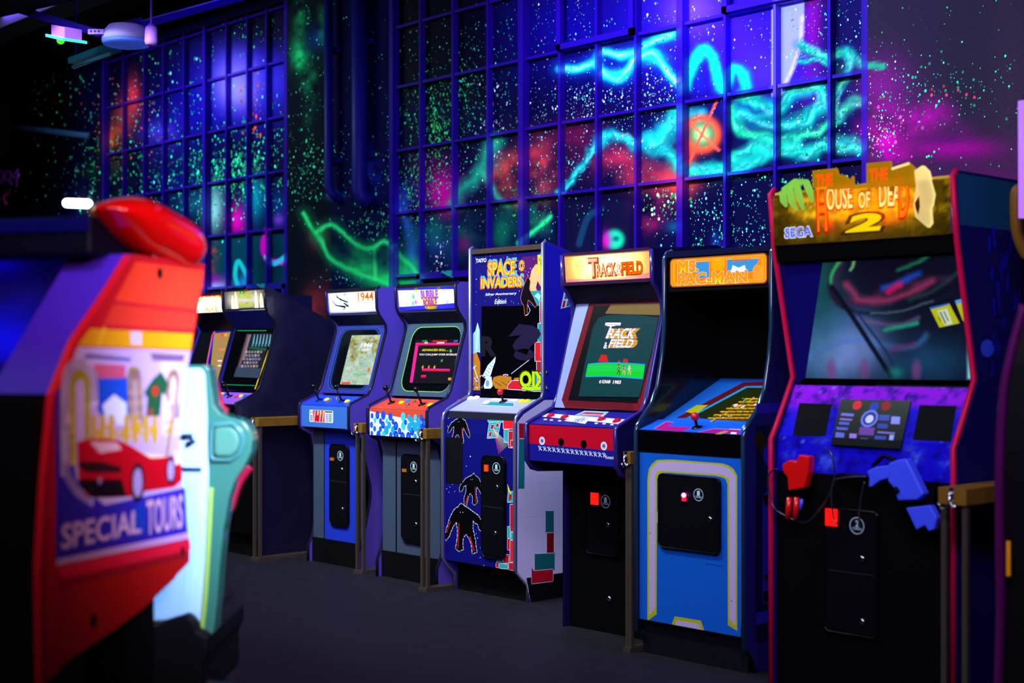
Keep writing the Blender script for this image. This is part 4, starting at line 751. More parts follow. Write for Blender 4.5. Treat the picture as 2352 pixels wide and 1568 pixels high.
blk(g, [(1168, 885), (1178, 874), (1200, 874), (1200, 895), (1168, 893)], CRED); blk(g, [(1201, 884), (1225, 886), (1225, 897), (1201, 896)], TEAL); blk(g, [(1226, 856), (1252, 856), (1252, 898), (1226, 898)], TEAL); blk(g, [(1236, 862), (1246, 862), (1246, 885), (1236, 885)], CRED)
QG, QD = mat('a8c010', .3, emit=.08), mat('303808')
for t, a, b_ in (('QIX', (1197, 894), (1255, 855)),): g.tpx(t, (a[0]-1.5, a[1]+1.5), (b_[0]+1.5, b_[1]-1.5), QD, .07); g.tpx(t, a, b_, QG, .045)
g.pp([(1200, 889), (1252, 888), (1252, 895), (1215, 896), (1200, 893)], QG)
g.tpx('?', (1193, 820), (1229, 752), mat('1c1230'), .08); g.tpx('R', (1109, 815), (1136, 775), mat('14121e'), .06)  # faint reflection in the glass, painted as dark letter shapes
for q in ((1218, 640), (1214, 632), (1216, 625), (1197, 643), (1199, 660), (1195, 668)): g.dpx(q[0], q[1], .003, PE, 6)
g.build('screen_glass', R)
m = MB(); m.box((xl+.02, 5.2, 1.845), (xr-.02, 5.225, 1.872), mat('40302c', .3)); m.build('marquee_cap', R); cb.pan(5.215, 1.872, 5.84, 1.712, DARK).build('top_panel', R)

# ------------------------------------------------------------ track & field
xl, xr = -4.80, -4.215
PR = [(4.78, 0), (4.78, .74), (4.60, .755), (4.56, .765), (4.53, .80), (4.525, .96), (4.54, .975), (4.70, 1.04), (4.735, 1.10), (4.835, 1.46), (4.83, 1.53), (4.80, 1.58), (4.77, 1.61), (4.765, 1.63), (4.76, 1.76), (5.20, 1.80), (5.55, 1.72), (5.55, 0)]
cb = Cab('arcade_machine', 'arcade machine with dark red screen frame and red-over-blue control box', xl, xr, PR, mat('161450', .35), mat('2c2070', .2), ROW, closed_trim=15); R = cb.root
lp = cb.pan(4.80, 0, 4.80, .78, BLACK).build('lower_panel', R); q0 = Vector((-4.655, 4.80, .36))
coindoor(lp, q0, (0, 0, 1), .20, .32, .02, (.18, .72, .045, .055), (.62, .78, .030), ((.70, .45),), slotm=mat('ff1808', .4, emit=1.6))
s_ = MB(); s_.lathe((-4.52, 4.80, .16), (0, -1, 0), [(.014, 0), (.013, .006), (.004, .009)], CHROME, 16); s_.build('lock', lp)
f = cb.pan(4.535, .80, 4.535, .965, mat('1a1a8c', .3)); H_ = f.h
f.poly([(0, H_*.47), (f.w, H_*.42), (f.w, H_), (0, H_)], mat('c40c28', .35))
for px, py, wht in ((1245, 1012, 1), (1387, 1024, 1), (1289, 1015, 0), (1341, 1020, 0)):
    f.dpx(px, py, .019, mat('e8e8ff', .3) if wht else BLACK)
    if wht: f.dpx(px, py, .011, mat('9090b8', .3)); f.dpx(px, py, .004, BLACK)
for i in range(15):
    px, py = 1240+i*10.6, 1029.5+i*1.15
    for du, dv in ((-2.5, -4), (2.5, -2), (-1, 3), (3.5, 3)): f.line([(px, py), (px+du*1.4, py+dv*1.4)], .0036, WHT)
    f.dpx(px+.5, py-5, .0028, WHT, 8)
f.tpx('Konami', (1392, 1053), (1410, 1047), WHT, .02); fo = f.build('control_panel_front', R)
p = cb.pan(4.535, .97, 4.70, 1.03, mat('1c1a80', .3)); N = p.N
p.pp([(1243, 956), (1258, 949), (1448, 964), (1428, 974)], mat('e8e8ff', .35)); p.pp([(1296, 966), (1318, 955), (1357, 958), (1344, 973)], mat('f0f0ff', .35)); p.tpx('NO DRINKS', (1318, 963), (1352, 958), TXT, .01, .4); p.tpx('ON MACHINES', (1315, 967), (1350, 962.5), TXT, .01, .4); p.tpx('PLEASE', (1310, 971), (1335, 967), TXT, .01, .4)
p.pp([(1320, 953), (1348, 941), (1400, 944), (1385, 957)], mat('90b8d8')); p.pp([(1330, 952), (1345, 946), (1388, 948), (1380, 956)], mat('a03040')); p.line([(1338, 951), (1384, 953)], .006, mat('e0d0d0'))
for px, py in ((1248, 964), (1262, 965.5), (1281, 967), (1365, 973), (1383, 974), (1401, 976)): p.pp([(px, py), (px+7, py+.6), (px+9, py-2), (px+2, py-2.6)], WHT)
p.build('control_panel', R)
for px, py in ((1265, 955), (1297, 958), (1382, 963), (1417, 967)): button(R, on_plane(px, py, p.O, N), N, mat('d01028', .3), .0165)
p = cb.pan(4.70, 1.04, 4.845, 1.53, mat('8890c8', .35))
p.pp([(1290, 918), (1353, 696), (1369, 679), (1535, 676), (1535, 760), (1468, 948), (1298, 938)], mat('701020', .35)); 
for k in range(5): a = k*3.0; p.line([(1293+a, 922-a*.6), (1354+a*.9, 698+a*.3)], .003, mat('3c0810')); p.line([(1297+a, 928-a*1.2), (1455, 944-a*1.4)], .003, mat('3c0810')); p.line([(1372, 684+a), (1535, 681+a)], .003, mat('3c0810'))
p.pp([(1305, 919), (1364, 702), (1535, 698), (1518, 724), (1464, 926)], mat('08080c', .3)); p.pp([(1390, 720), (1404, 698), (1535, 697), (1535, 724)], mat('6a5028', .4)); p.build('monitor_bezel', R)
s = cb.pan(4.695, 1.04, 4.84, 1.53, None)
C0 = E('0a6068', .42); s.pp([(1329, 910), (1342, 840), (1362, 752), (1374, 730), (1394, 724), (1440, 722), (1480, 725), (1517, 730), (1504, 780), (1468, 912)], C0)
YT, WP = E('f0b020', .9), E('fff0ff', 1.2)
for dx in (5, 3.4, 1.7): s.tpx('RACK', (1398+dx*1.4, 777), (1462+dx*1.4, 754), YT, .03, .25); s.tpx('FIELD', (1400+dx*1.4, 798), (1458+dx*1.4, 779), YT, .03, .25)
s.tpx('RACK', (1396, 777), (1460, 754), WP, .03, .25); s.tpx('T', (1388, 776), (1411, 743), WP, .03, .25); s.line([(1392, 744), (1424, 744)], .014, WP); s.tpx('&', (1386, 800), (1396, 786), WP, .02); s.tpx('FIELD', (1399, 798), (1456, 779), WP, .03, .25)
for k in range(9): s.line([(1388, 744+k*6.5), (1470, 748+k*6.5)], .0016, E('6a3a98', .6))
RDs = E('f02008', .8); s.pp([(1374, 830), (1381, 814), (1393, 815), (1397, 831)], RDs); s.pp([(1430, 831), (1433, 824), (1441, 825), (1443, 832)], RDs); s.dpx(1422, 830, .006, RDs)
s.pp([(1345, 866), (1351, 835), (1380, 832), (1420, 832), (1460, 834), (1482, 836), (1477, 871), (1440, 868), (1390, 865)], E('20c0ff', .8)); s.pp([(1345, 863), (1350, 838), (1380, 835), (1420, 835), (1460, 837), (1481, 839), (1477, 868), (1440, 865), (1390, 862)], E('00e028', .95))
for y_ in (842, 846, 851): s.line([(1350, y_), (1400, y_-1.5), (1480, y_+1)], .0022, E('30e0a0', .9))
for x_, sk, sh in ((1421, '402010', 'c0a010'), (1433, 'f0a880', '6040c0'), (1446, 'f0b090', 'e8e8f0')):
    s.dpx(x_, 838, .0042, E('301008' if sk == '402010' else 'c07030')); s.line([(x_, 841), (x_-.5, 849)], .009, E(sh)); s.line([(x_, 849), (x_-3, 859)], .0042, E(sk)); s.line([(x_, 849), (x_+3, 855), (x_+2, 861)], .0042, E(sk)); s.line([(x_, 843), (x_-4, 849)], .003, E(sk)); s.line([(x_, 843), (x_+4, 847)], .003, E(sk))
s.tpx('@', (1376, 880), (1382, 873), WP, .02); s.tpx('KONAMI', (1383, 880), (1403, 873), WP, .03); s.tpx('1983', (1408, 881), (1427, 874), WP, .03); s.build('screen', R)
p = cb.pan(4.845, 1.53, 4.775, 1.62, mat('22202e', .4)); p.build('speaker_panel', R)
p = cb.pan(4.775, 1.63, 4.765, 1.755, None, 0); W_, H_ = p.w, p.h; p.poly([(0, 0), (W_, 0), (W_, H_), (0, H_)], LT('ffac68', .42), 0)
p.poly([(0, 0), (W_, 0), (W_, H_*.22), (W_*.6, H_*.06), (0, H_*.12)], LT('c090b0', .5))
for k in range(3): p.line([(W_*(.03+.05*k), .004), (W_*(.22+.05*k), H_*.9)], .001, LT('a06030', .3), px=False)
p.text('Konami', W_*.13, H_*.56, W_*.22, H_*.68, LT('f07000', .4), .01, .3); p.text('Centuri', W_*.15, H_*.42, W_*.23, H_*.52, LT('f07000', .4), .01, .3)
OD = mat('a84008', .4); OW = LT('fff4d8', .6)
p.text('T', W_*.295, H_*.17, W_*.395, H_*.80, OD, .09); p.text('RACK', W_*.382, H_*.17, W_*.60, H_*.60, OD, .08); p.text('&', W_*.60, H_*.18, W_*.67, H_*.58, OD, .04); p.text('FIELD', W_*.67, H_*.18, W_*.90, H_*.60, OD, .08)
p.text('T', W_*.285, H_*.20, W_*.385, H_*.82, OW, .02); p.text('RACK', W_*.375, H_*.2, W_*.593, H_*.62, OW, .02); p.text('&', W_*.60, H_*.2, W_*.66, H_*.6, LT('ffffff', .8), .02); p.text('FIELD', W_*.665, H_*.2, W_*.895, H_*.62, LT('ff9818', .5), .02)
for k in range(5): p.line([(W_*.38, H_*(.25+.075*k)), (W_*.89, H_*(.25+.075*k))], .0012, LT('d06010', .3), px=False)
p.build('marquee', R); cb.tube_light(4.86, 1.705, .34, 2.0, (1, .9, .7))
m = MB()
for z0_, z1_ in ((1.755, 1.768), (1.614, 1.63)): m.box((xl+.02, 4.756, z0_), (xr-.02, 4.79, z1_), mat('301838', .3))
m.build('marquee_frame', R); cb.pan(4.765, 1.762, 5.2, 1.795, DARK).build('top_panel', R)

# ------------------------------------------------------------ ms. pac-man
xl, xr = -4.15, -3.55
PR = [(4.64, 0), (4.60, .10), (4.565, .10), (4.565, .96), (4.575, .985), (4.60, 1.01), (4.66, 1.07), (4.705, 1.15), (4.735, 1.28), (4.75, 1.40), (4.75, 1.71), (4.765, 1.735), (4.80, 1.745), (5.2, 1.76), (5.45, 1.60), (5.45, 0)]
def pac_side(so):
    P = Panel((xr, 4.6, 0), (0, 1, 0), (0, 0, 1), .82, 1.75, None); VI, BR = mat('2a1ca0', .4), mat('28200c', .5)
    P.poly([(.03, .12), (.8, .12), (.8, 1.0), (.03, 1.0)], mat('0e0c34', .45)); P.line([(.1, .3), (.1, .7), (.3, .85), (.3, .3)], .05, VI, px=False, closed=True); P.line([(.05, .95), (.15, .85), (.2, .7)], .06, BR, px=False); P.disc(.13, .88, .05, VI); P.line([(.05, .22), (.75, .22)], .05, VI, px=False); P.line([(.05, 1.07), (.6, 1.07)], .04, VI, px=False)
    P.disc(.17, .50, .04, BR); P.line([(.17, .50), (.2, .4), (.1, .38)], .03, BR, px=False); P.build('side_decal', so)
cb = Cab('arcade_machine', 'arcade machine with orange header, bright blue front and white stripe edged in yellow', xl, xr, PR, mat('1c1860', .35), mat('16304a', .15, coat=.5), ROW, closed_trim=13, sideart=pac_side, innerm=mat('07070a', .22, coat=.3)); R = cb.root
cb.pan(4.605, 0, 4.605, .155, mat('15151e', .5, noise=25)).build('kick_plate', R)
f = cb.pan(4.575, .15, 4.575, .87, mat('1058c0', .4)); YE, LV = mat('b0b010', .4), mat('b8a4d0', .45)
def arch(o, bot):   # stripe following the coin door
    return o
outer = [(1487, 1425), (1487, 1095), (1492, 1070), (1508, 1056), (1540, 1055), (1660, 1064), (1682, 1072), (1693, 1090), (1693, 1448)]
inner = [(1672, 1435), (1671, 1105), (1665, 1098), (1650, 1093), (1530, 1085), (1515, 1086), (1509, 1095), (1508, 1410)]
def band(o1, i1, m):
    k = f.lay(); O_ = [f.uv(*q) for q in o1]; I_ = [f.uv(*q) for q in reversed(i1)]; n = min(len(O_), len(I_))
    def samp(P, t):
        L = [0]
        for a, b_ in zip(P, P[1:]): L.append(L[-1]+math.dist(a, b_))
        s_ = t*L[-1]
        for i in range(len(L)-1):
            if s_ <= L[i+1] or i == len(L)-2: u = (s_-L[i])/(L[i+1]-L[i]); return (P[i][0]+(P[i+1][0]-P[i][0])*u, P[i][1]+(P[i+1][1]-P[i][1])*u)
    for j in range(60): a, b_ = j/60, (j+1)/60; f.poly([samp(O_, a), samp(O_, b_), samp(I_, b_), samp(I_, a)], m, k)
band(outer, inner, YE); band([(x+(4 if x < 1590 else -4), y+(4 if y < 1400 else -12)) for x, y in outer], [(x+(-4 if x < 1590 else 4), y-(4 if y < 1400 else 14)) for x, y in inner], LV)
f.pp([(1540, 1440), (1550, 1415), (1610, 1425), (1622, 1462)], YE); f.pp([(1548, 1440), (1554, 1424), (1605, 1432), (1614, 1455)], LV)
for q in ((1493, 1224), (1508, 1176), (1670, 1200), (1640, 1120), (1680, 1380)): f.dpx(q[0], q[1], .004, mat('706080'), 8)
f.line([(1620, 1294), (1660, 1300)], .004, mat('0c3c90')); f.pp([(1504, 1180), (1512, 1172), (1516, 1200), (1506, 1200)], mat('a0b080'))
lp = f.build('front_panel', R); q0 = on_plane(1517, 1254, f.O, f.N); q1 = on_plane(1657, 1115, f.O, f.N)
coindoor(lp, q0, (0, 0, 1), q1.x-q0.x, q1.z-q0.z+.03, .022, (.42, .66, .018, .03), (.67, .76, .026), ((.86, .45),), slotm=mat('ff1030', .4, emit=1.8))
m = MB(); q = on_plane(1579, 1136, f.O, f.N); m.ball(q+Vector((0, -.024, 0)), .010, mat('ff60ff', .3, emit=8), 10); m.build('slot_lamp', lp)
p = cb.pan(4.573, .87, 4.573, .965, GLOSSBLK); 
for q in ((1572, 1040), (1591, 1042)): p.dpx(q[0], q[1], .004, CHROME, 8)
p.build('control_panel_front', R)
p = cb.pan(4.573, .967, 4.70, 1.005, mat('1860d8', .3)); N = p.N; MG = mat('b01878', .35)
p.pp([(1502, 984), (1530, 968), (1548, 969), (1534, 978), (1590, 981), (1560, 994), (1530, 990)], MG); p.pp([(1600, 993), (1640, 984), (1700, 987), (1695, 1000), (1660, 996), (1625, 996), (1615, 999)], MG); p.line([(1502, 984), (1530, 968), (1548, 969)], .003, mat('d0b080')); p.line([(1600, 993), (1640, 984), (1700, 987)], .003, mat('d0b080'))
p.tpx('MS. PAC-MAN', (1645, 997), (1672, 990), mat('e0d020'), .02, .3); p.line([(1676, 985), (1700, 986)], .006, mat('e0c020')); p.pp([(1672, 1003), (1680, 992), (1692, 993), (1690, 1003)], mat('ffffff', .3)); p.build('control_panel', R)
joystick(R, on_plane(1601, 982, p.O, N), N, mat('c81838', .2), mat('180808', .3), .040, .0185); button(R, on_plane(1713, 982, p.O, N), N, mat('f0f0ff', .3), .012)
p = cb.pan(4.705, .995, 5.13, 1.18, mat('1a60c8', .3)); q = p.pp
q([(1552, 960), (1707, 878), (1760, 876), (1790, 876), (1790, 885), (1716, 886), (1575, 960)], mat('5c1020', .3)); q([(1574, 945), (1600, 930), (1626, 930), (1598, 951)], mat('b0a818', .3)); q([(1582, 958), (1712, 887), (1790, 887), (1790, 890), (1716, 890), (1592, 958)], mat('1890c8', .3)); q([(1588, 958), (1716, 890), (1790, 890), (1790, 972), (1640, 964)], mat('20240c', .15)); p.build('monitor_bezel', R)
s = cb.pan(4.705, .999, 5.13, 1.184, None); MZ = E('f0b810', .9)
for row in range(7):
    y_ = 915+row*7.5; x0_ = 1712-row*14
    x_ = x0_
    while x_ < 1752-row*2: L_ = rnd.uniform(8, 16); s.line([(x_, y_), (x_+L_, y_+L_*.05)], .011, MZ); x_ += L_+rnd.uniform(3, 6)
    if row % 2 == 0: s.line([(x0_+18, y_), (x0_+6, y_+8)], .009, MZ)
for i in range(30): t = rnd.random(); y_ = 912+t*50; s.dpx(rnd.uniform(1712-t*90, 1750-t*10), y_, .004, E(rnd.choice(['40ff60', 'ffffff', '60d040'])), 6)
for a in ((1690, 933), (1706, 935), (1735, 930), (1690, 930)): s.dpx(a[0], a[1], .010, E('ffc8d8', 1.1), 10)
s.pp([(1740, 940), (1748, 925), (1752, 925), (1746, 945)], E('e02010')); s.build('screen', R)
# dark recess behind
m = MB(); m.box((xl+.02, 5.13, 1.17), (xr-.02, 5.14, 1.62), BLACK); m.prism([(xl+.02, 4.76, 1.565), (xr-.02, 4.76, 1.565), (xr-.02, 5.14, 1.60), (xl+.02, 5.14, 1.60)], (0, 0, .01), BLACK); m.build('hood', R)
p = cb.pan(4.762, 1.57, 4.762, 1.725, mat('0a0a10', .3), .004); p.build('marquee_frame', R)
p = Panel((xl+.04, 4.752, 1.583), (1, 0, 0), (0, 0, 1), xr-xl-.075, .125, None); W_, H_ = p.w, p.h; 
LO, LY, LB = LT('f08808', .62), LT('ffb018', .75), LT('2090f0', .9)
def RR(u0, v0, u1, v1, r, m): p.rrect(u0, v0, u1, v1, r, m)
RR(0, 0, W_, H_, .02, LO); RR(.006, .006, W_-.006, H_-.006, .016, LT('ffb870', .8)); RR(.010, .010, W_-.010, H_-.010, .014, LO); RR(.016, .013, W_-.016, H_-.013, .012, LY); p.poly([(.03, .02), (W_-.03, .02), (W_-.03, H_-.020), (.03, H_-.020)], LO)
p.poly([(W_*.28, H_*.28), (W_*.42, H_*.28), (W_*.42, H_*.84), (W_*.28, H_*.84)], LB); p.poly([(W_*.60, H_*.40), (W_*.86, H_*.40), (W_*.93, H_*.82), (W_*.60, H_*.86)], LB); p.poly([(W_*.64, H_*.42), (W_*.66, H_*.66), (W_*.72, H_*.56), (W_*.78, H_*.64), (W_*.80, H_*.42)], LT('ffffff', .9))
def lw(t, a, b_, c_, d): p.text(t, a*W_, b_*H_, c_*W_, d*H_, LT('fff0c0', .9), .06); p.text(t, a*W_, b_*H_, c_*W_, d*H_, mat('8a4400', .4), .035); p.text(t, a*W_, b_*H_, c_*W_, d*H_, LY, .01)
lw('MS.', .09, .52, .30, .90); lw('PAC-MAN', .09, .08, .80, .46); p.text('MIDWAY', .66*W_, .76*H_, .84*W_, .86*H_, LT('e08000', .5), .03)
RR(.86*W_, .10*H_, .965*W_, .62*H_, .02, LT('ffa840', .7)); RR(.44*W_, .50*H_, .58*W_, .92*H_, .02, LY)
p.build('marquee', R); cb.tube_light(4.85, 1.65, .01, .0001)
m = MB(); m.box((xl+.02, 4.75, 1.715), (xr-.02, 4.79, 1.74), mat('0c1030', .3)); m.build('marquee_cap', R); cb.pan(4.77, 1.738, 5.2, 1.755, DARK).build('top_panel', R)

# ------------------------------------------------------------ zombie light-gun machine
xl, xr = -3.22, -2.455
PR = [(4.28, 0), (4.28, .98), (4.31, 1.02), (4.415, 1.205), (4.30, 1.68), (4.275, 1.88), (4.30, 1.90), (4.95, 1.90), (4.95, 0)]
def hod_side(so):
    P = Panel((xr, 4.28, 0), (0, 1, 0), (0, 0, 1), .67, 1.9, None); B1, B2 = mat('1a18c8', .35), mat('3858f0', .35)
    P.poly([(.02, 1.72), (.66, 1.72), (.66, 1.89), (0, 1.89)], mat('185070', .4)); r2 = random.Random(8)
    for i in range(16): u, v = r2.uniform(.20, .42), r2.uniform(1.42, 1.66); P.line([(u, v), (u+r2.uniform(-.02, .02), v+r2.uniform(.03, .09))], r2.uniform(.006, .016), B1, px=False)
    P.disc(.20, 1.31, .045, B2, ry=.03); P.line([(.27, 1.1), (.31, 1.2), (.29, 1.12), (.36, 1.25), (.33, 1.1)], .018, B2, px=False); P.line([(.33, 1.05), (.36, .95), (.33, .85)], .06, B1, px=False)
    for i in range(8): u, v = r2.uniform(.2, .5), r2.uniform(1.2, 1.42); P.line([(u, v), (u+.01, v+.04)], .008, B1, px=False)
    P.build('side_decal', so)
cb = Cab('arcade_machine', 'large red-edged light gun arcade machine with mossy yellow cut-out header', xl, xr, PR, mat('14145c', .4), mat('c01040', .3), ROW, th=.022, closed_trim=7, sideart=hod_side); R = cb.root
lp = cb.pan(4.30, 0, 4.30, .86, BLACK).build('lower_panel', R)
coindoor(lp, (-2.98, 4.30, .30), (0, 0, 1), .22, .44, .02, (.05, .86, .045, .06), (.62, .88, .030), ((.72, .62), (.72, .12)), num='2', split=.5, slotm=mat('ff0c04', .4, emit=2.2))
def cpart(x, y):
    c = Canvas(x, y, (24, 16, 200)); c.rect(1700, 880, 2300, 935, (150, 20, 215), .95, 18); c.blob(1840, 940, 26, 26, (120, 20, 200), .7, 10); c.blob(2190, 940, 30, 24, (150, 30, 220), .7, 10); n = fbm(x/14, y/14, 12); c.over(np.clip((n-.5)*3.2, 0, .7), (14, 8, 110))
    for a in ((2095, 1030, 22, 14), (1890, 1012, 20, 8), (1812, 1045, 14, 10), (2105, 1050, 14, 16), (2170, 1065, 14, 12), (1810, 1022, 6, 6), (1900, 1060, 20, 20)): c.blob(*a, (90, 140, 255), .8, 8)
    c.over(np.clip((vnoise(x/5, y/5, 77)-.9)*9, 0, .6), (110, 190, 240)); return c.C
CP = vcmat('printed_control_art', 0, .4)
p = cb.pan(4.30, .86, 4.31, .99, mat('141080', .4)); p.grid(0, 0, p.w, p.h, 60, 14, CP, cpart); p.build('control_panel_front', R)
p = cb.pan(4.31, .99, 4.41, 1.175, mat('141080', .4)); p.grid(0, 0, p.w, p.h, 70, 24, CP, cpart)
GR_ = mat('08080e', .8); p.pp([(1836, 925), (1911, 928), (1896, 1002), (1820, 1002)], GR_); p.pp([(2112, 930), (2197, 932), (2184, 1015), (2096, 1010)], GR_); p.build('control_panel', R); Q = p
p = Panel(Q.O+Q.N*.006, Q.U, Q.V, Q.w, Q.h, None); pts = [(1932, 916), (2092, 920), (2068, 1030), (1908, 1020)]; p.pp(pts, mat('050510', .25)); P3 = [on_plane(a, b_, p.O, p.N) for a, b_ in pts]; P3.reverse(); p.prism([q-p.N*.0008 for q in reversed(P3)], -p.N*.007, BLACK)
for a, c_ in (((1969, 930, .018), 'e01838'), ((2035, 932, .018), '980c20'), ((2008, 934, .018), '2040b0')): p.dpx(*a, mat(c_, .4))
p.dpx(1997, 961, .034, mat('7088e8', .4)); p.dpx(1997, 961, .026, mat('203080', .4)); p.dpx(1997, 962, .016, mat('d8e0ff', .4))
for q, c_ in (([(1933, 948), (1962, 950), (1960, 956), (1931, 954)], '7080d8'), ([(1930, 960), (1958, 962), (1956, 966), (1929, 964)], 'a070d0'), ([(1928, 968), (1952, 970), (1950, 976), (1926, 974)], '5068c8'), ([(1922, 980), (1948, 982), (1946, 988), (1921, 986)], '5868c8'), ([(1920, 992), (1940, 994), (1938, 1006), (1918, 1004)], '6070d0'), ([(1952, 995), (1968, 996), (1966, 1012), (1950, 1011)], 'a080e0'), ([(2020, 952), (2044, 953), (2042, 966), (2018, 965)], '4050b0'), ([(2048, 956), (2068, 957), (2066, 974), (2046, 973)], '90a0f0'), ([(2016, 972), (2040, 973), (2038, 984), (2015, 983)], '3848a8'), ([(2016, 990), (2056, 993), (2055, 997), (2015, 994)], '8878c8'), ([(1975, 980), (2010, 982), (2006, 1000), (1972, 998)], '7040a0'), ([(1976, 1006), (1994, 1007), (1992, 1014), (1974, 1013)], '8098e8'), ([(2010, 1000), (2036, 1002), (2033, 1016), (2007, 1014)], '3850b0'), ([(2044, 998), (2054, 999), (2050, 1018), (2041, 1017)], 'a0b8ff')): p.pp(q, mat(c_, .4))
p.build('instruction_plate', R)
def swirl(x, y):  # room reflection on the glass, painted as an emissive swirl
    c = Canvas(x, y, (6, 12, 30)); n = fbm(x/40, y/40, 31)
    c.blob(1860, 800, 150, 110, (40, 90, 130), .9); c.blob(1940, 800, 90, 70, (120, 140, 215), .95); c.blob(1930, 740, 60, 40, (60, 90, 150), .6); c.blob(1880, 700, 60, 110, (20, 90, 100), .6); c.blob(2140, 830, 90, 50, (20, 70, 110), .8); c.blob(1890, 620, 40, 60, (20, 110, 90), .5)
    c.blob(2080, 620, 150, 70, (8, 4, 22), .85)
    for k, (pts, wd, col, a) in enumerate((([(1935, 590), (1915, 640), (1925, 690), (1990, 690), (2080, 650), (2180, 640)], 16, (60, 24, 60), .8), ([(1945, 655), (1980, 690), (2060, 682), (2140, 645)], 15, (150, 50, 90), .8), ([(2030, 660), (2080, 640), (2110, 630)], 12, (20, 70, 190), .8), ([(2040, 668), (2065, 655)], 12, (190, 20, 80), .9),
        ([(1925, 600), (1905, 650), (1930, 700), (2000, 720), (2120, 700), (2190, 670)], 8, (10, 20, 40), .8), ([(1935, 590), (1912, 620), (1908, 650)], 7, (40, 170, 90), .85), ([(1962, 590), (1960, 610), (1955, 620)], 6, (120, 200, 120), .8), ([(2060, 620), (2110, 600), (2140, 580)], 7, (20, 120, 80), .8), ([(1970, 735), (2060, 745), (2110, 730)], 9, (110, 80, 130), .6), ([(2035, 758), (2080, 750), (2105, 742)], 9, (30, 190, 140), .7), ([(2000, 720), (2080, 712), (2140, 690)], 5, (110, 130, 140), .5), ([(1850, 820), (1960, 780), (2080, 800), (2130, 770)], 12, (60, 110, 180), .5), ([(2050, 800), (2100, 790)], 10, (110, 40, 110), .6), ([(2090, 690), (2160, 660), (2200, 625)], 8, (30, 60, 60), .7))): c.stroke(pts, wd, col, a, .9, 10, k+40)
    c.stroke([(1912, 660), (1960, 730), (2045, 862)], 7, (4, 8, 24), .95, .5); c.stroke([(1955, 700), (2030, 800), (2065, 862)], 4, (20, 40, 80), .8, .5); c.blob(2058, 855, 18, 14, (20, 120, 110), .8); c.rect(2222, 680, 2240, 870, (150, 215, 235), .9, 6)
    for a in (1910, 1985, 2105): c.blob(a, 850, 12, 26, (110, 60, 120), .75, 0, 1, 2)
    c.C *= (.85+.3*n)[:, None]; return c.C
# display glass, leaning like the cabinet waist
p = cb.pan(4.425, 1.18, 4.325, 1.64, GLOSSBLK); p.build('monitor_bezel', R)
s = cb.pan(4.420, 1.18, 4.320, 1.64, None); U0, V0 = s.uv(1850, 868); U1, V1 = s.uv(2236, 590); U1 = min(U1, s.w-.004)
s.grid(U0, V0, U1, s.h-.02, 150, 110, vcmat('screen_reflection', 1.0, .15), swirl)
s.pp([(1800, 900), (1850, 868), (1890, 600), (1790, 600)], mat('100c60', .2))
for pts, c_ in (([(2136, 708), (2180, 696), (2204, 742), (2158, 752)], 'c8c810'), ([(2137, 711), (2181, 699), (2179, 696), (2135, 706)], '3070d0'), ([(2153, 714), (2175, 708), (2188, 743), (2170, 747)], 'd8e8d0'), ([(2194, 692), (2222, 684), (2222, 738), (2212, 737)], 'c8c810'), ([(2194, 690), (2222, 683), (2222, 694), (2196, 698)], '60a8f0')): s.pp(pts, E(c_, .8))
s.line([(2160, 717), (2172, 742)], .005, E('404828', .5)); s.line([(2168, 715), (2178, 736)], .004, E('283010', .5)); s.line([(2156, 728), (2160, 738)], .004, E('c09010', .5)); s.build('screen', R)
p = cb.pan(4.30, 1.63, 4.285, 1.69, BLACK); 
for q in ((1815, 574), (1984, 560), (2171, 545)): p.dpx(q[0], q[1], .005, CHROME, 8)
p.build('marquee_bracket', R)
p = cb.pan(4.28, 1.69, 4.275, 1.875, None, 0)
def moss(x, y):
    c = Canvas(x, y, (86, 70, 8)); n = fbm(x/20, y/20, 50); c.over(np.clip((n-.42)*4, 0, .85), (170, 140, 12)); c.over(np.clip((fbm(x/9, y/9, 55)-.55)*6, 0, .6), (48, 40, 8)); c.rect(1760, 500, 2220, 580, (62, 46, 10), .7, 30)
    c.blob(2015, 490, 40, 26, (240, 70, 10), .95, 16); c.blob(1910, 520, 22, 14, (240, 50, 10), .95, 12); c.blob(2060, 460, 60, 40, (240, 130, 10), .7, 20); c.blob(1960, 460, 110, 40, (240, 100, 0), .8, 30); return c.C
p.grid(0, 0, p.w, p.h, 90, 24, vcmat('backlit_moss', .42, lit=True), moss); 
LO2, LYW, LRD = LT('ff9018', .7), LT('fff088', 1.1), LT('d83000', .4)
def T2(t, a, b_, m1, m2): p.tpx(t, (a[0]-1, a[1]+1), (b_[0]+1, b_[1]-1), m1, .06); p.tpx(t, a, b_, m2, .015)
T2('H', (1878, 530), (1898, 430), LRD, LO2); T2('OUSE', (1899, 482), (1957, 425), LRD, LYW); T2('OF', (1972, 478), (1998, 440), LRD, LYW); T2('DEA', (2020, 474), (2068, 415), LRD, LYW); T2('D', (2066, 497), (2086, 405), LRD, LO2)
p.tpx('2', (1953, 534), (2025, 487), LT('705008', .2), .08, .5); p.tpx('2', (1957, 531), (2021, 490), LT('ffe010', .9), .05, .5); T2('SEGA', (1804, 546), (1864, 520), LT('e8ecff', .9), LT('3050e0', .5))
p.build('marquee', R); cb.tube_light(4.36, 1.80, .5, .9, (1, .9, .7))
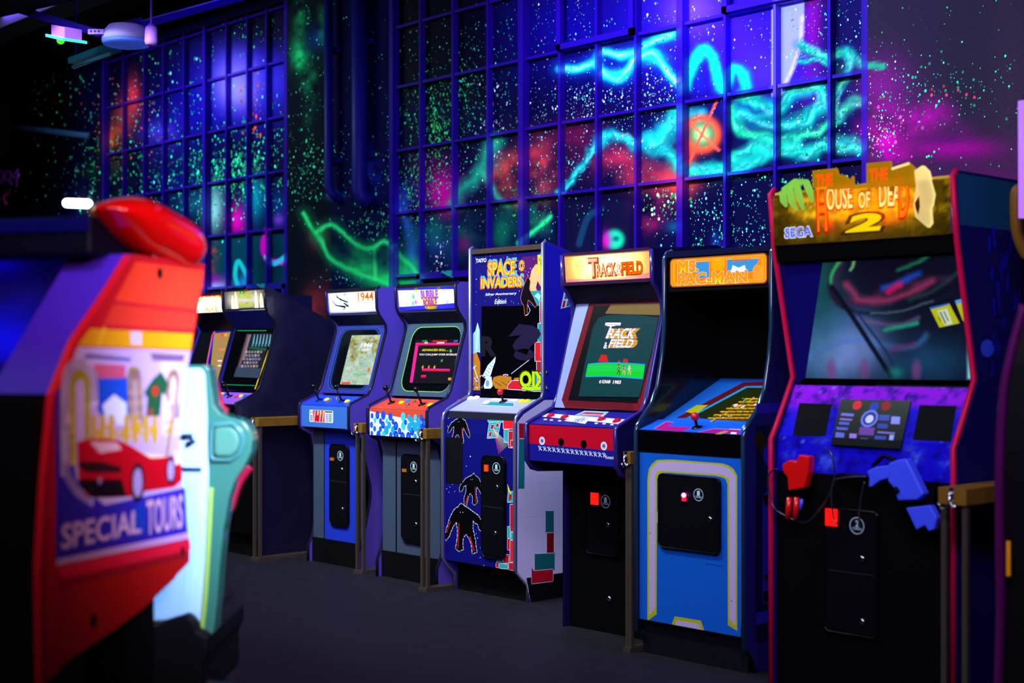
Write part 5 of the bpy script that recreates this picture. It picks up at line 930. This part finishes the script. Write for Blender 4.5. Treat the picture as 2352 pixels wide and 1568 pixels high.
# raised cut-out topper
t = Panel((xl+.03, 4.262, 1.74), (1, 0, 0), (0, 0, 1), .74, .30, None); t.step = .0006
def cut(pts, m, th=.012): Q = [t.p(*t.uv(*q)) for q in pts]; t.prism(Q, -t.N*th, m)
GLD = LT('b89010', .45); t.k = 8
cut([(1866, 430), (1866, 392), (1920, 386), (1924, 400), (1940, 402), (1950, 414), (1958, 404), (1960, 425), (1990, 420), (1990, 375), (2044, 370), (2046, 385), (2085, 372), (2100, 385), (2098, 426), (2000, 430), (1880, 436)], GLD)
t.tpx('THE', (1876, 428), (1914, 399), LT('ff5810', .9), .04); t.tpx('THE', (1999, 416), (2040, 386), LT('ff5810', .9), .04); t.line([(1878, 433), (1900, 431)], .008, LT('f0a010', .6)); t.line([(2052, 388), (2090, 376)], .008, LT('fff0a0', .9))
for pts in ([(1797, 440), (1800, 462), (1806, 474)], [(1813, 430), (1818, 462), (1830, 482)], [(1828, 420), (1836, 452), (1846, 482)], [(1852, 420), (1860, 440), (1866, 464)], [(1800, 438), (1826, 418), (1856, 416)]): q_ = [t.p(*t.uv(*q)) for q in pts]; t.tube(q_, [.013]*(len(q_)-1)+[.006], LT('98c860', .5), 8)
cut([(2100, 392), (2118, 380), (2130, 392), (2144, 446), (2140, 470), (2136, 478), (2138, 512), (2130, 522), (2118, 512), (2102, 498), (2098, 470), (2104, 430)], LT('e8d898', .6), .018); t.pp([(2104, 466), (2114, 450), (2116, 474), (2112, 494), (2106, 480)], LT('403008', .1)); 
t.build('topper', R)
cb.pan(4.285, 1.885, 4.95, 1.885, mat('d0a830', .4)).build('top_panel', R)
# holster brackets belong to the machine; the guns and their cables hang in them
m = MB(); q = on_plane(2090, 1150, (0, 4.26, 0), Vector((0, 1, 0)))
m.prism([at_y(2050, 1156, 4.24), at_y(2145, 1160, 4.24), at_y(2146, 1122, 4.24), at_y(2110, 1145, 4.24)], (0, .06, 0), BLACK); m.tube([at_y(2005, 1070, 4.25), at_y(2030, 1046, 4.25), at_y(2055, 1056, 4.25), at_y(2062, 1066, 4.25)], .008, BLACK, 8); m.tube([at_y(1925, 1092, 4.27), at_y(1990, 1096, 4.25)], .01, BLACK, 8); m.build('gun_holster', R)
m = MB(); m.prism([at_y(1800, 1140, 4.24), at_y(1840, 1142, 4.24), at_y(1845, 1110, 4.24), at_y(1800, 1106, 4.24)], (0, .06, 0), BLACK); m.build('gun_holster', R)
def gunpart(P, th, m): return [at_y(a, b_, 4.21) for a, b_ in P]
t = empty('light_gun', at_y(2080, 1120, 4.22), 'blue plastic light gun hanging muzzle down in the right holster', 'light gun'); BG = mat('4058ff', .4, coat=.2)
m = MB(); m.prism([at_y(a, b_, 4.20) for a, b_ in reversed([(2040, 1063), (2060, 1056), (2080, 1053), (2092, 1075), (2121, 1135), (2105, 1148), (2062, 1150), (2050, 1118), (2038, 1105)])], (0, .04, 0), BG); m.build('body', t, .006)
m = MB(); m.prism([at_y(a, b_, 4.205) for a, b_ in reversed([(1990, 1082), (2010, 1072), (2042, 1068), (2048, 1096), (2020, 1104), (2002, 1118), (1994, 1118), (1996, 1098)])], (0, .03, 0), BG); m.build('grip', t, .005)
m = MB(); m.prism([at_y(a, b_, 4.205) for a, b_ in reversed([(2080, 1166), (2135, 1160), (2152, 1190), (2145, 1216), (2132, 1220), (2124, 1206), (2104, 1217)])], (0, .032, 0), BG); m.build('barrel', t, .004)
m = MB(); m.tube([at_y(2056, 1120, 4.195), at_y(2062, 1130, 4.19)], .008, BLACK, 8); m.build('trigger', t)
t = empty('light_gun', at_y(1825, 1110, 4.22), 'red plastic light gun hanging in the left holster', 'light gun'); RG = mat('e01010', .3, coat=.3)
m = MB(); m.prism([at_y(a, b_, 4.20) for a, b_ in reversed([(1796, 1066), (1812, 1056), (1828, 1060), (1834, 1044), (1858, 1048), (1856, 1085), (1846, 1120), (1828, 1124), (1810, 1126), (1808, 1096), (1798, 1084)])], (0, .036, 0), RG); m.build('body', t, .005)
for a in ((1808, 1822), (1824, 1840)): m = MB(); m.tube([at_y((a[0]+a[1])/2-2, 1142, 4.21), at_y((a[0]+a[1])/2-6, 1190, 4.21)], .010, RG, 10); m.build('barrel', t)
m = MB(); m.tube([at_y(1842, 1146, 4.22), at_y(1838, 1170, 4.22)], .006, BG, 8); m.build('button_pin', t)
CBm = mat('1c242c', .25, coat=.4)
for pts, lab in (([(1786, 1076), (1770, 1084), (1764, 1108), (1775, 1160), (1800, 1182), (1850, 1200), (1885, 1165), (1912, 1120), (1916, 1070), (1908, 1040), (1895, 1028)], 'coiled dark cable looping from the red light gun'), ([(1990, 1094), (1930, 1098), (1912, 1112), (1910, 1150), (1915, 1190), (1925, 1205)], 'dark cable running left from the blue light gun grip'), ([(1986, 1106), (1978, 1140), (1974, 1180), (1974, 1210)], 'thin steel cable hanging straight down between the two light guns')):
    m = MB(); m.tube([at_y(a, b_, 4.235) for a, b_ in smooth(pts)], .0034, CBm, 8); tag(m.build('gun_cable'), lab, 'cable')
# ------------------------------------------------------------ steel framed rails with wooden tops between machines
WOOD = mat('8a6420', .6, noise=22); STEEL = mat('4a4038', .4, metal=.3)
def rail_unit(x0, x1, y0, y1, ztop, label, hook=1):
    r = empty('barrier_rail', ((x0+x1)/2, (y0+y1)/2, 0), label, 'barrier', 'wood topped barrier rails between the machines')
    m = MB(); m.box((x0, y0, ztop-.055), (x1, y1, ztop), WOOD); m.build('wooden_top', r, .003)
    for y in (y0+.012, y1-.03):
        for x in (x0+.004, x1-.022): m = MB(); m.box((x, y, .02), (x+.018, y+.018, ztop-.055), STEEL); m.build('post', r)
    m = MB(); m.box((x0, y0, 0), (x1, y1, .02), STEEL); m.build('foot_plate', r)
    if hook:
        m = MB(); xm = x0+(x1-x0)*.5; z = ztop-.03; m.box((xm-.008, y0-.004, z-.02), (xm+.008, y0, z+.03), CHROME)
        m.tube([(xm, y0-.012, z+.02), (xm, y0-.016, z-.02), (xm-.012*hook, y0-.02, z-.038), (xm-.03*hook, y0-.02, z-.036), (xm-.036*hook, y0-.018, z-.018)], .0045, CHROME, 8)
        m.tube([(xm, y0-.012, z-.01), (xm+.014, y0-.016, z-.034), (xm+.022, y0-.016, z-.02)], .004, CHROME, 8); m.lathe((xm, y0-.008, z+.01), (0, -1, 0), [(.009, 0), (.007, .006), (.002, .007)], CHROME, 12); m.build('hook', r)
    return r
rail_unit(-7.662, -7.575, 4.86, 5.80, .895, 'wood topped steel barrier rail beside the tall plain side of the second machine')
rail_unit(-6.80, -6.715, 5.02, 5.80, .885, 'wood topped steel barrier rail between the blue fronted and the bubble dotted machines')
rail_unit(-6.045, -5.975, 4.90, 5.70, .885, 'wood topped steel barrier rail left of the tall navy monster machine')
rail_unit(-4.205, -4.162, 4.55, 5.30, .868, 'narrow barrier rail squeezed between the red-blue control box and the bright blue front', .3)
rail_unit(-2.43, -2.33, 4.12, 4.85, .862, 'wood topped barrier rail at the right of the light gun machine')

# ------------------------------------------------------------ machine at the right edge
r = empty('arcade_machine', (-1.9, 4.0, 0), 'dark machine with a curved purple-red rim cut off by the right edge', 'arcade machine')
pf = [(2352, 700), (2325, 800), (2305, 900), (2296, 1050), (2296, 1250), (2298, 1400), (2292, 1600)]
F_ = [at_d(a, b_, 4.15) for a, b_ in smooth(pf)]; far = Vector((.95, .25, 0))
m = MB(); m.prism([p_ for p_ in F_]+[F_[-1]+far, F_[0]+far], (-.03, .5, 0), mat('08080c', .5)); m.build('body', r)
m = MB(); m.tube(F_, .014, mat('50104c', .35), 8); m.build('edge_trim', r)
m = MB(); q = at_d(2316, 1282, 4.1); m.tube([q+Vector((0, 0, .05)), q-Vector((0, 0, .05))], .006, mat('d08010', .3, emit=.5), 8); m.build('indicator', r)
r = empty('neon_sign', at_d(2350, 365, 4.6), 'pale violet glowing upright tube at the right edge of the frame', 'neon light')
m = MB(); m.tube([at_d(2351, 232, 4.6), at_d(2352, 500, 4.6)], .017, mat('b070ff', .3, emit=1.3), 12); m.build('tube', r)
m = MB(); m.tube([at_d(2366, 215, 4.62), at_d(2366, 520, 4.62)], .02, DARK, 8); m.build('backing', r)
q = [at_d(a, b_, 4.7) for a, b_ in smooth([(2345, 436), (2334, 445), (2335, 520), (2345, 560), (2360, 590)])]; m = MB(); m.tube(q, .02, mat('705018', .35), 8); tag(m.build('gold_frame'), 'curved gold frame edge just below the violet tube, right edge', 'frame')

# ------------------------------------------------------------ driving machine, left foreground
A0 = math.radians(180-42.8-17.4); UD = Vector((math.cos(A0), math.sin(A0), 0)); UF = Vector((-math.sin(A0), math.cos(A0), 0)); UR = -UF
# UD: into the room along the side panel; UR: out of the side panel towards the aisle
P0 = at_d(95, 815, 2.92); P0.z = 0
SIDEN = UD.cross(Vector((0, 0, 1)))
root = empty('driving_machine', P0, 'red driving game cabinet with a sports car picture, blurred in the left foreground', 'arcade machine')
sp = Panel(P0, UD, (0, 0, 1), 2, 2, None); tA = sp.uv(300, 583)[0]+.07; tB = sp.uv(404, 1000)[0]
RED = mat('c01420', .4); RED2 = mat('e83c24', .45); sil = [(300, 583), (471, 606), (468, 650), (455, 720), (443, 790), (424, 880), (413, 1000), (420, 1120), (435, 1240), (437, 1290), (398, 1330), (330, 1395), (262, 1445), (180, 1500), (96, 1580), (92, 1300), (104, 1100), (122, 905), (172, 780), (240, 680)]
m = MB(); Q = [sp.p(*sp.uv(*q)) for q in sil]; Q.reverse(); m.prism(Q, -SIDEN*.018, RED); side = m.build('side_panel', root, .003)
a = Panel(P0+SIDEN*.002, UD, (0, 0, 1), 2, 2, None); pp = a.pp; a.w = 9
a.clip = lambda pts: pts
FR2 = mat('c01828', .35)
pp([(312, 600), (470, 622), (452, 714), (262, 692)], RED2); pp([(262, 696), (452, 716), (444, 762), (236, 748)], mat('d83424', .45)); a.line([(262, 694), (452, 715)], .008, FR2); a.line([(236, 750), (444, 762)], .010, FR2)
pp([(207, 754), (443, 766), (438, 803), (178, 793)], mat('d89410', .4)); pp([(300, 760), (325, 761), (325, 792), (300, 790)], mat('c8b0c8')); a.line([(240, 755), (225, 792)], .01, mat('e8a820'))
# printed scene
ART = mat('3020a8', .4); PALE = mat('d0a8d0', .45); YO = mat('c8b018', .45)
pp([(178, 796), (438, 806), (424, 880), (413, 1000), (420, 1120), (430, 1225), (128, 1290), (130, 1000), (150, 870)], mat('b89ad0', .45))
pp([(200, 812), (300, 822), (300, 830), (190, 822)], mat('584890')); pp([(345, 810), (425, 815), (420, 830), (350, 828)], mat('705070'))
pp([(128, 900), (150, 880), (160, 1000), (175, 1100), (240, 1160), (425, 1120), (430, 1225), (128, 1290)], ART)
pp([(222, 862), (300, 866), (298, 960), (240, 975), (224, 940)], mat('1848c8')); pp([(216, 835), (288, 838), (288, 868), (218, 868)], mat('c05070')); pp([(235, 930), (262, 905), (290, 925), (292, 975), (245, 975)], mat('d8d8f0')); pp([(370, 830), (420, 835), (412, 1000), (372, 1000)], mat('d8b8e0')); pp([(392, 930), (412, 925), (410, 960), (392, 958)], mat('4038b0'))
def loopl(pts, w1, c1, w2, c2): a.line(smooth(pts), w1, mat(c1, .4)); a.line(smooth(pts), w2, mat(c2, .4))
loopl([(150, 1080), (148, 960), (152, 870), (170, 842), (192, 842), (212, 866), (216, 920)], .030, 'd8b8e0', .001, 'd8b8e0'); loopl([(168, 1060), (166, 960), (168, 880), (182, 860), (198, 876), (200, 930), (200, 1010)], .020, 'c8b020', .001, 'c8b020'); a.line([(184, 900), (184, 1020)], .012, mat('c8a8d8'))
a.line(smooth([(150, 1070), (158, 1100), (180, 1130), (210, 1150)]), .022, mat('b898e0'))
loopl([(305, 980), (300, 870), (308, 856), (318, 872), (322, 975)], .026, 'b89830', .008, 'a878a0'); loopl([(385, 920), (388, 870), (398, 856), (408, 870), (402, 930), (388, 1010), (380, 1060)], .024, 'e0b8a8', .008, 'a07868')
for x_ in (215, 235, 255, 290, 310, 335, 355): a.line([(x_, 960), (x_, 1010)], .020, mat('c09828')); a.line([(x_+8, 965), (x_+8, 1010)], .008, mat('c8a0c8'))
a.tpx('OutR n 2', (222, 1010), (396, 965), mat('c89818', .4), .03)
pp([(330, 900), (350, 870), (370, 852), (385, 880), (380, 910), (372, 900), (366, 955), (335, 955), (338, 915)], mat('205030')); a.dpx(356, 898, .012, mat('c82020')); a.dpx(346, 945, .008, mat('a03020'))
# the red open sports car
CR = mat('b80818', .3); pp([(176, 1015), (205, 1006), (270, 1010), (300, 1024), (345, 1052), (395, 1046), (415, 1060), (418, 1100), (400, 1118), (330, 1128), (300, 1140), (250, 1142), (200, 1140), (180, 1105)], CR); pp([(205, 1014), (268, 1016), (278, 1032), (228, 1040)], mat('d0a0b0')); pp([(178, 1060), (230, 1060), (276, 1072), (278, 1085), (200, 1085), (180, 1072)], mat('301018')); pp([(180, 1100), (278, 1100), (290, 1140), (210, 1142), (185, 1120)], mat('180a10')); pp([(300, 1024), (345, 1052), (390, 1048), (330, 1040)], mat('e0c0a8'))
for x_, y_, r_ in ((315, 1108, .030), (391, 1080, .022)): a.dpx(x_, y_, r_, mat('181020'), ry=r_*1.5); a.dpx(x_, y_, r_*.65, mat('a888c0'), ry=r_*1.1)
a.dpx(228, 1104, .008, mat('8868a8')); pp([(398, 1035), (412, 1035), (412, 1065), (400, 1068)], mat('e0c0b8'))
pp([(300, 1170), (330, 1150), (335, 1220), (310, 1235)], mat('1838b0')); a.tpx('SPECIAL', (140, 1262), (322, 1170), mat('c090c8', .4), .02, 0); a.tpx('SPECIAL', (144, 1258), (318, 1174), mat('d8b0d8', .4), -.012)
a.tpx('TOURS', (336, 1228), (418, 1136), mat('d0a0b8', .4), .02); 
pp([(128, 1298), (128, 1284), (430, 1222), (434, 1236)], mat('c898d0', .4))
pp([(126, 1300), (434, 1238), (437, 1262), (140, 1330)], mat('e01838', .35)); pp([(134, 1345), (436, 1268), (398, 1330), (330, 1395), (262, 1445), (134, 1530)], mat('b01410', .45))
a.line([(134, 1345), (425, 1275)], .012, mat('901020', .4)); a.line([(125, 905), (107, 1100), (97, 1320), (97, 1560)], .012, mat('a01030', .3))
for q in ((366, 627, .011), (213, 1426, .013), (418, 1264, .008)): a.dpx(*q, mat('100408', .6), ry=q[2]*1.2)
a.build('side_artwork', side)
# red moulded cap above the side panel
c = a.p(*a.uv(366, 528)); m = MB(); vs = []; nu, nv = 28, 14
def capp(u, v):   # u along the side, v around: flattened glossy pod
    t_ = u*2-1; hgt = .075*(1-max(0, -t_)**2.0)*(1-max(0, t_)**9*.9); w_ = .085*(1-abs(t_)**(2.5 if t_ < 0 else 7))**.5+.004; an = math.pi*2*v; zz = math.sin(an); zz = zz*hgt*(.95 if zz > 0 else .85)+(.012*t_*-1)
    return c+UD*(t_*.185)+SIDEN*(math.cos(an)*w_-.035)+Vector((0, 0, zz-.012*t_*2))
for i in range(nu+1):
    for j in range(nv): vs.append(capp(min(max(i/nu, .002), .998), j/nv))
fs = [(i*nv+j, i*nv+(j+1) % nv, (i+1)*nv+(j+1) % nv, (i+1)*nv+j) for i in range(nu) for j in range(nv)]+[tuple(reversed(range(nv))), tuple(range(nu*nv, nu*nv+nv))]
m.mesh(vs, fs, mat('e00808', .12, coat=1), True); o = m.build('speaker_pod', root); sb = o.modifiers.new('s', 'SUBSURF'); sb.levels = 1; sb.render_levels = 1
# front: hood, leaning purple bezel, blue screen, dark dash, body
def L(px, py, left): q = sp.p(*sp.uv(px, py)); return q+UF*left
WD = 1.0
m = MB(); PUR = mat('4420b0', .4)
m.face([L(122, 905, 0), L(300, 583, 0), L(300, 583, .16)+Vector((0, 0, .0)), L(122, 905, .16)][::-1], PUR)
m.face([L(122, 905, .16), L(300, 583, .16), L(300, 583, .19)+UD*.05, L(122, 905, .19)+UD*.05][::-1], mat('2010a0', .3)); m.face([L(122, 905, 0), L(300, 583, 0), L(300, 583, WD)+UD*.3, L(122, 905, WD)+UD*.3], BLACK); m.build('monitor_bezel', root)
o1, o2 = L(122, 905, .19)+UD*.055, L(300, 583, .19)+UD*.055
s = Panel(o1+UF*(WD-.2), UR, o2-o1, WD-.2, (o2-o1).length, None)
def bl(x, y): c_ = Canvas(x, y, (4, 0, 60)); c_.blob(20, 780, 90, 90, (10, 6, 255), .95); c_.blob(0, 600, 60, 40, (10, 0, 200), .8); c_.blob(60, 700, 60, 50, (6, 0, 150), .6); c_.blob(0, 660, 60, 30, (4, 0, 70), .5); c_.rect(-400, 840, 200, 1000, (2, 0, 30), .8, 40); return c_.C
s.grid(0, 0, s.w, s.h, 60, 50, vcmat('screen_blue', .8, .2), bl); s.build('screen', root)
hz0 = L(250, 588, .04); m = MB(); zt = at_d(250, 470, 3.1).z; zb = hz0.z
b0 = L(285, 588, .055)-UD*.05
m.prism([b0, b0+UF*1.1, b0+UF*1.1+UD*.45, b0+UD*(tB-tA+.05)], Vector((0, 0, zt-zb-.02)), mat('09091c', .45)); hd = m.build('hood', root, .01)
m = MB(); e0 = b0-UD*.002+Vector((0, 0, (zt-zb-.02)*.62)); e1 = e0+UF*1.1; up = Vector((0, 0, (zt-zb-.02)*.34)); m.prism([e0, e0+up, e1+up, e1], -UD*.004, mat('0a0a58', .3)); m.build('hood_band', hd)
m = MB(); d0 = L(95, 1600, 0); d1 = L(122, 905, 0); d0.z = 0
m.prism([Vector((P0.x, P0.y, 0))+UF*.02, Vector((P0.x, P0.y, 0))+UF*WD, Vector((P0.x, P0.y, 0))+UF*WD+UD*.7, Vector((P0.x, P0.y, 0))+UF*.02+UD*.18], (0, 0, L(120, 915, 0).z), mat('060609', .6)); m.build('front_body', root)
m = MB(); h0 = P0+UD*.0+UF*.05; 
m.prism([P0+UF*.06+UD*tA, P0+UF*WD+UD*tA, P0+UF*WD+UD*tB, P0+UF*.06+UD*tB], (0, 0, L(300, 583, 0).z-.01), mat('060609', .6)); m.build('cabinet_back', root)

# ------------------------------------------------------------ pale moulded driving seat behind it
D = 3.75; tn = VD.copy(); 
root = empty('simulator_chair', at_d(480, 815, D).xy.to_3d(), 'pale glossy moulded bucket seat with painted green reflection on bolster, behind the red driving game', 'racing chair')
SM = mat('a4d0ff', .25, coat=.4); SG = mat('347060', .2, coat=.7)  # pale plastic; reflected blue and green light put into the base colours
def sprism(pts, d, th, mm, name, par, bev=.01):
    m = MB(); m.prism([at_d(a_, b_, d) for a_, b_ in reversed(pts)], VD*th, mm); return m.build(name, par, bev)
shell = [(340, 838), (470, 838), (480, 844), (484, 880), (492, 930), (506, 948), (528, 958), (560, 966), (575, 985), (580, 1010), (576, 1040), (560, 1072), (538, 1105), (524, 1150), (512, 1220), (504, 1300), (498, 1380), (490, 1455), (455, 1475), (300, 1470), (300, 1300), (340, 1100)]
sh = sprism(shell, D, .09, SG, 'side_shell', root, .03)
bk = sprism([(320, 846), (458, 844), (470, 850), (474, 930), (478, 1085), (474, 1300), (462, 1440), (290, 1436), (300, 1100)], D-.012, .05, SM, 'back_panel', root, .02)
m = MB(); m.tube([at_d(418, 1003, D-.016), at_d(440, 1002, D-.016), at_d(445, 1012, D-.016), at_d(430, 1022, D-.016)], .008, mat('182030', .4), 8); m.build('strap_slot', bk)
m = MB(); m.tube([at_d(415, 1077, D-.014), at_d(462, 1078, D-.014)], .006, mat('203050', .4), 6); m.build('panel_seam', bk)
sprism([(402, 1092), (448, 1090), (446, 1180), (436, 1370), (424, 1428), (300, 1430), (330, 1200)], D-.028, .03, mat('98c8f0', .25, coat=.4), 'lower_panel', bk, .012)
sprism([(488, 990), (492, 980), (530, 978), (546, 990), (552, 1010), (546, 1035), (528, 1050), (492, 1050), (488, 1040)], D-.014, .06, mat('48806c', .35), 'bolster_pad', sh, .012)
m = MB(); m.tube([at_d(a_, b_, D-.008) for a_, b_ in [(484, 990), (488, 974), (532, 972), (552, 988), (558, 1010), (550, 1040), (530, 1056), (490, 1056), (484, 1044)]], .006, mat('3c7c78', .2), 6, closed=True); m.build('pad_piping', sh)
m = MB(); m.tube([at_d(a_, b_, D-.006) for a_, b_ in smooth([(484, 1120), (478, 1250), (470, 1380), (462, 1450)])], .007, mat('90b850', .25), 8); m.build('shell_rib', sh)
m = MB(); m.tube([at_d(a_, b_, D+.095) for a_, b_ in smooth([(484, 850), (506, 930), (520, 948)])], .012, mat('901030', .3), 8); m.tube([at_d(a_, b_, D+.095) for a_, b_ in smooth([(572, 1070), (545, 1110), (526, 1170)])], .014, mat('901030', .3), 8); m.build('red_edging', sh)
m = MB(); q = at_d(400, 1500, D); q.z = 0
m.prism([at_d(a_, b_, D-.05) for a_, b_ in reversed([(262, 1442), (330, 1442), (400, 1418), (430, 1410), (448, 1425), (456, 1450), (478, 1462), (478, 1500), (466, 1530), (466, 1620), (262, 1660)])], VD*.5, mat('08080c', .5)); m.build('seat_base', root, .01)
# low metal pedal tray in front of the seat
q = at_d(520, 1560, 3.55); z_ = q.z
m = MB(); c4 = [at_d(462, 1562, 3.35), at_d(588, 1560, 3.3), at_d(597, 1548, 3.5), at_d(478, 1540, 3.6)]
t = empty('foot_tray', (c4[0]+c4[2])/2*1, 'low dark metal foot tray with painted gold highlight at the bottom edge', 'foot rest'); t.location.z = 0
m.prism([Vector((v.x, v.y, z_-.01)) for v in c4], (0, 0, -.03), mat('1c1a20', .3, metal=.6)); m.build('frame', t)
m = MB(); cc = sum((Vector((v.x, v.y, 0)) for v in c4), Vector())/4
for k in (-.03, .03): m.prism([Vector((cc.x+(v.x-cc.x)*.36+UR.x*k, cc.y+(v.y-cc.y)*.6+UR.y*k, z_-.006)) for v in c4], (0, 0, -.006), mat('a07838', .35, metal=.5))  # gold highlight on the metal, painted as two thin strips
m.build('gold_highlight', t)
m = MB(); m.prism([Vector((v.x, v.y, 0)) for v in c4][::-1], (0, 0, z_-.03), mat('08080a', .6)); m.build('pedestal', t)
bpy.context.view_layer.update()
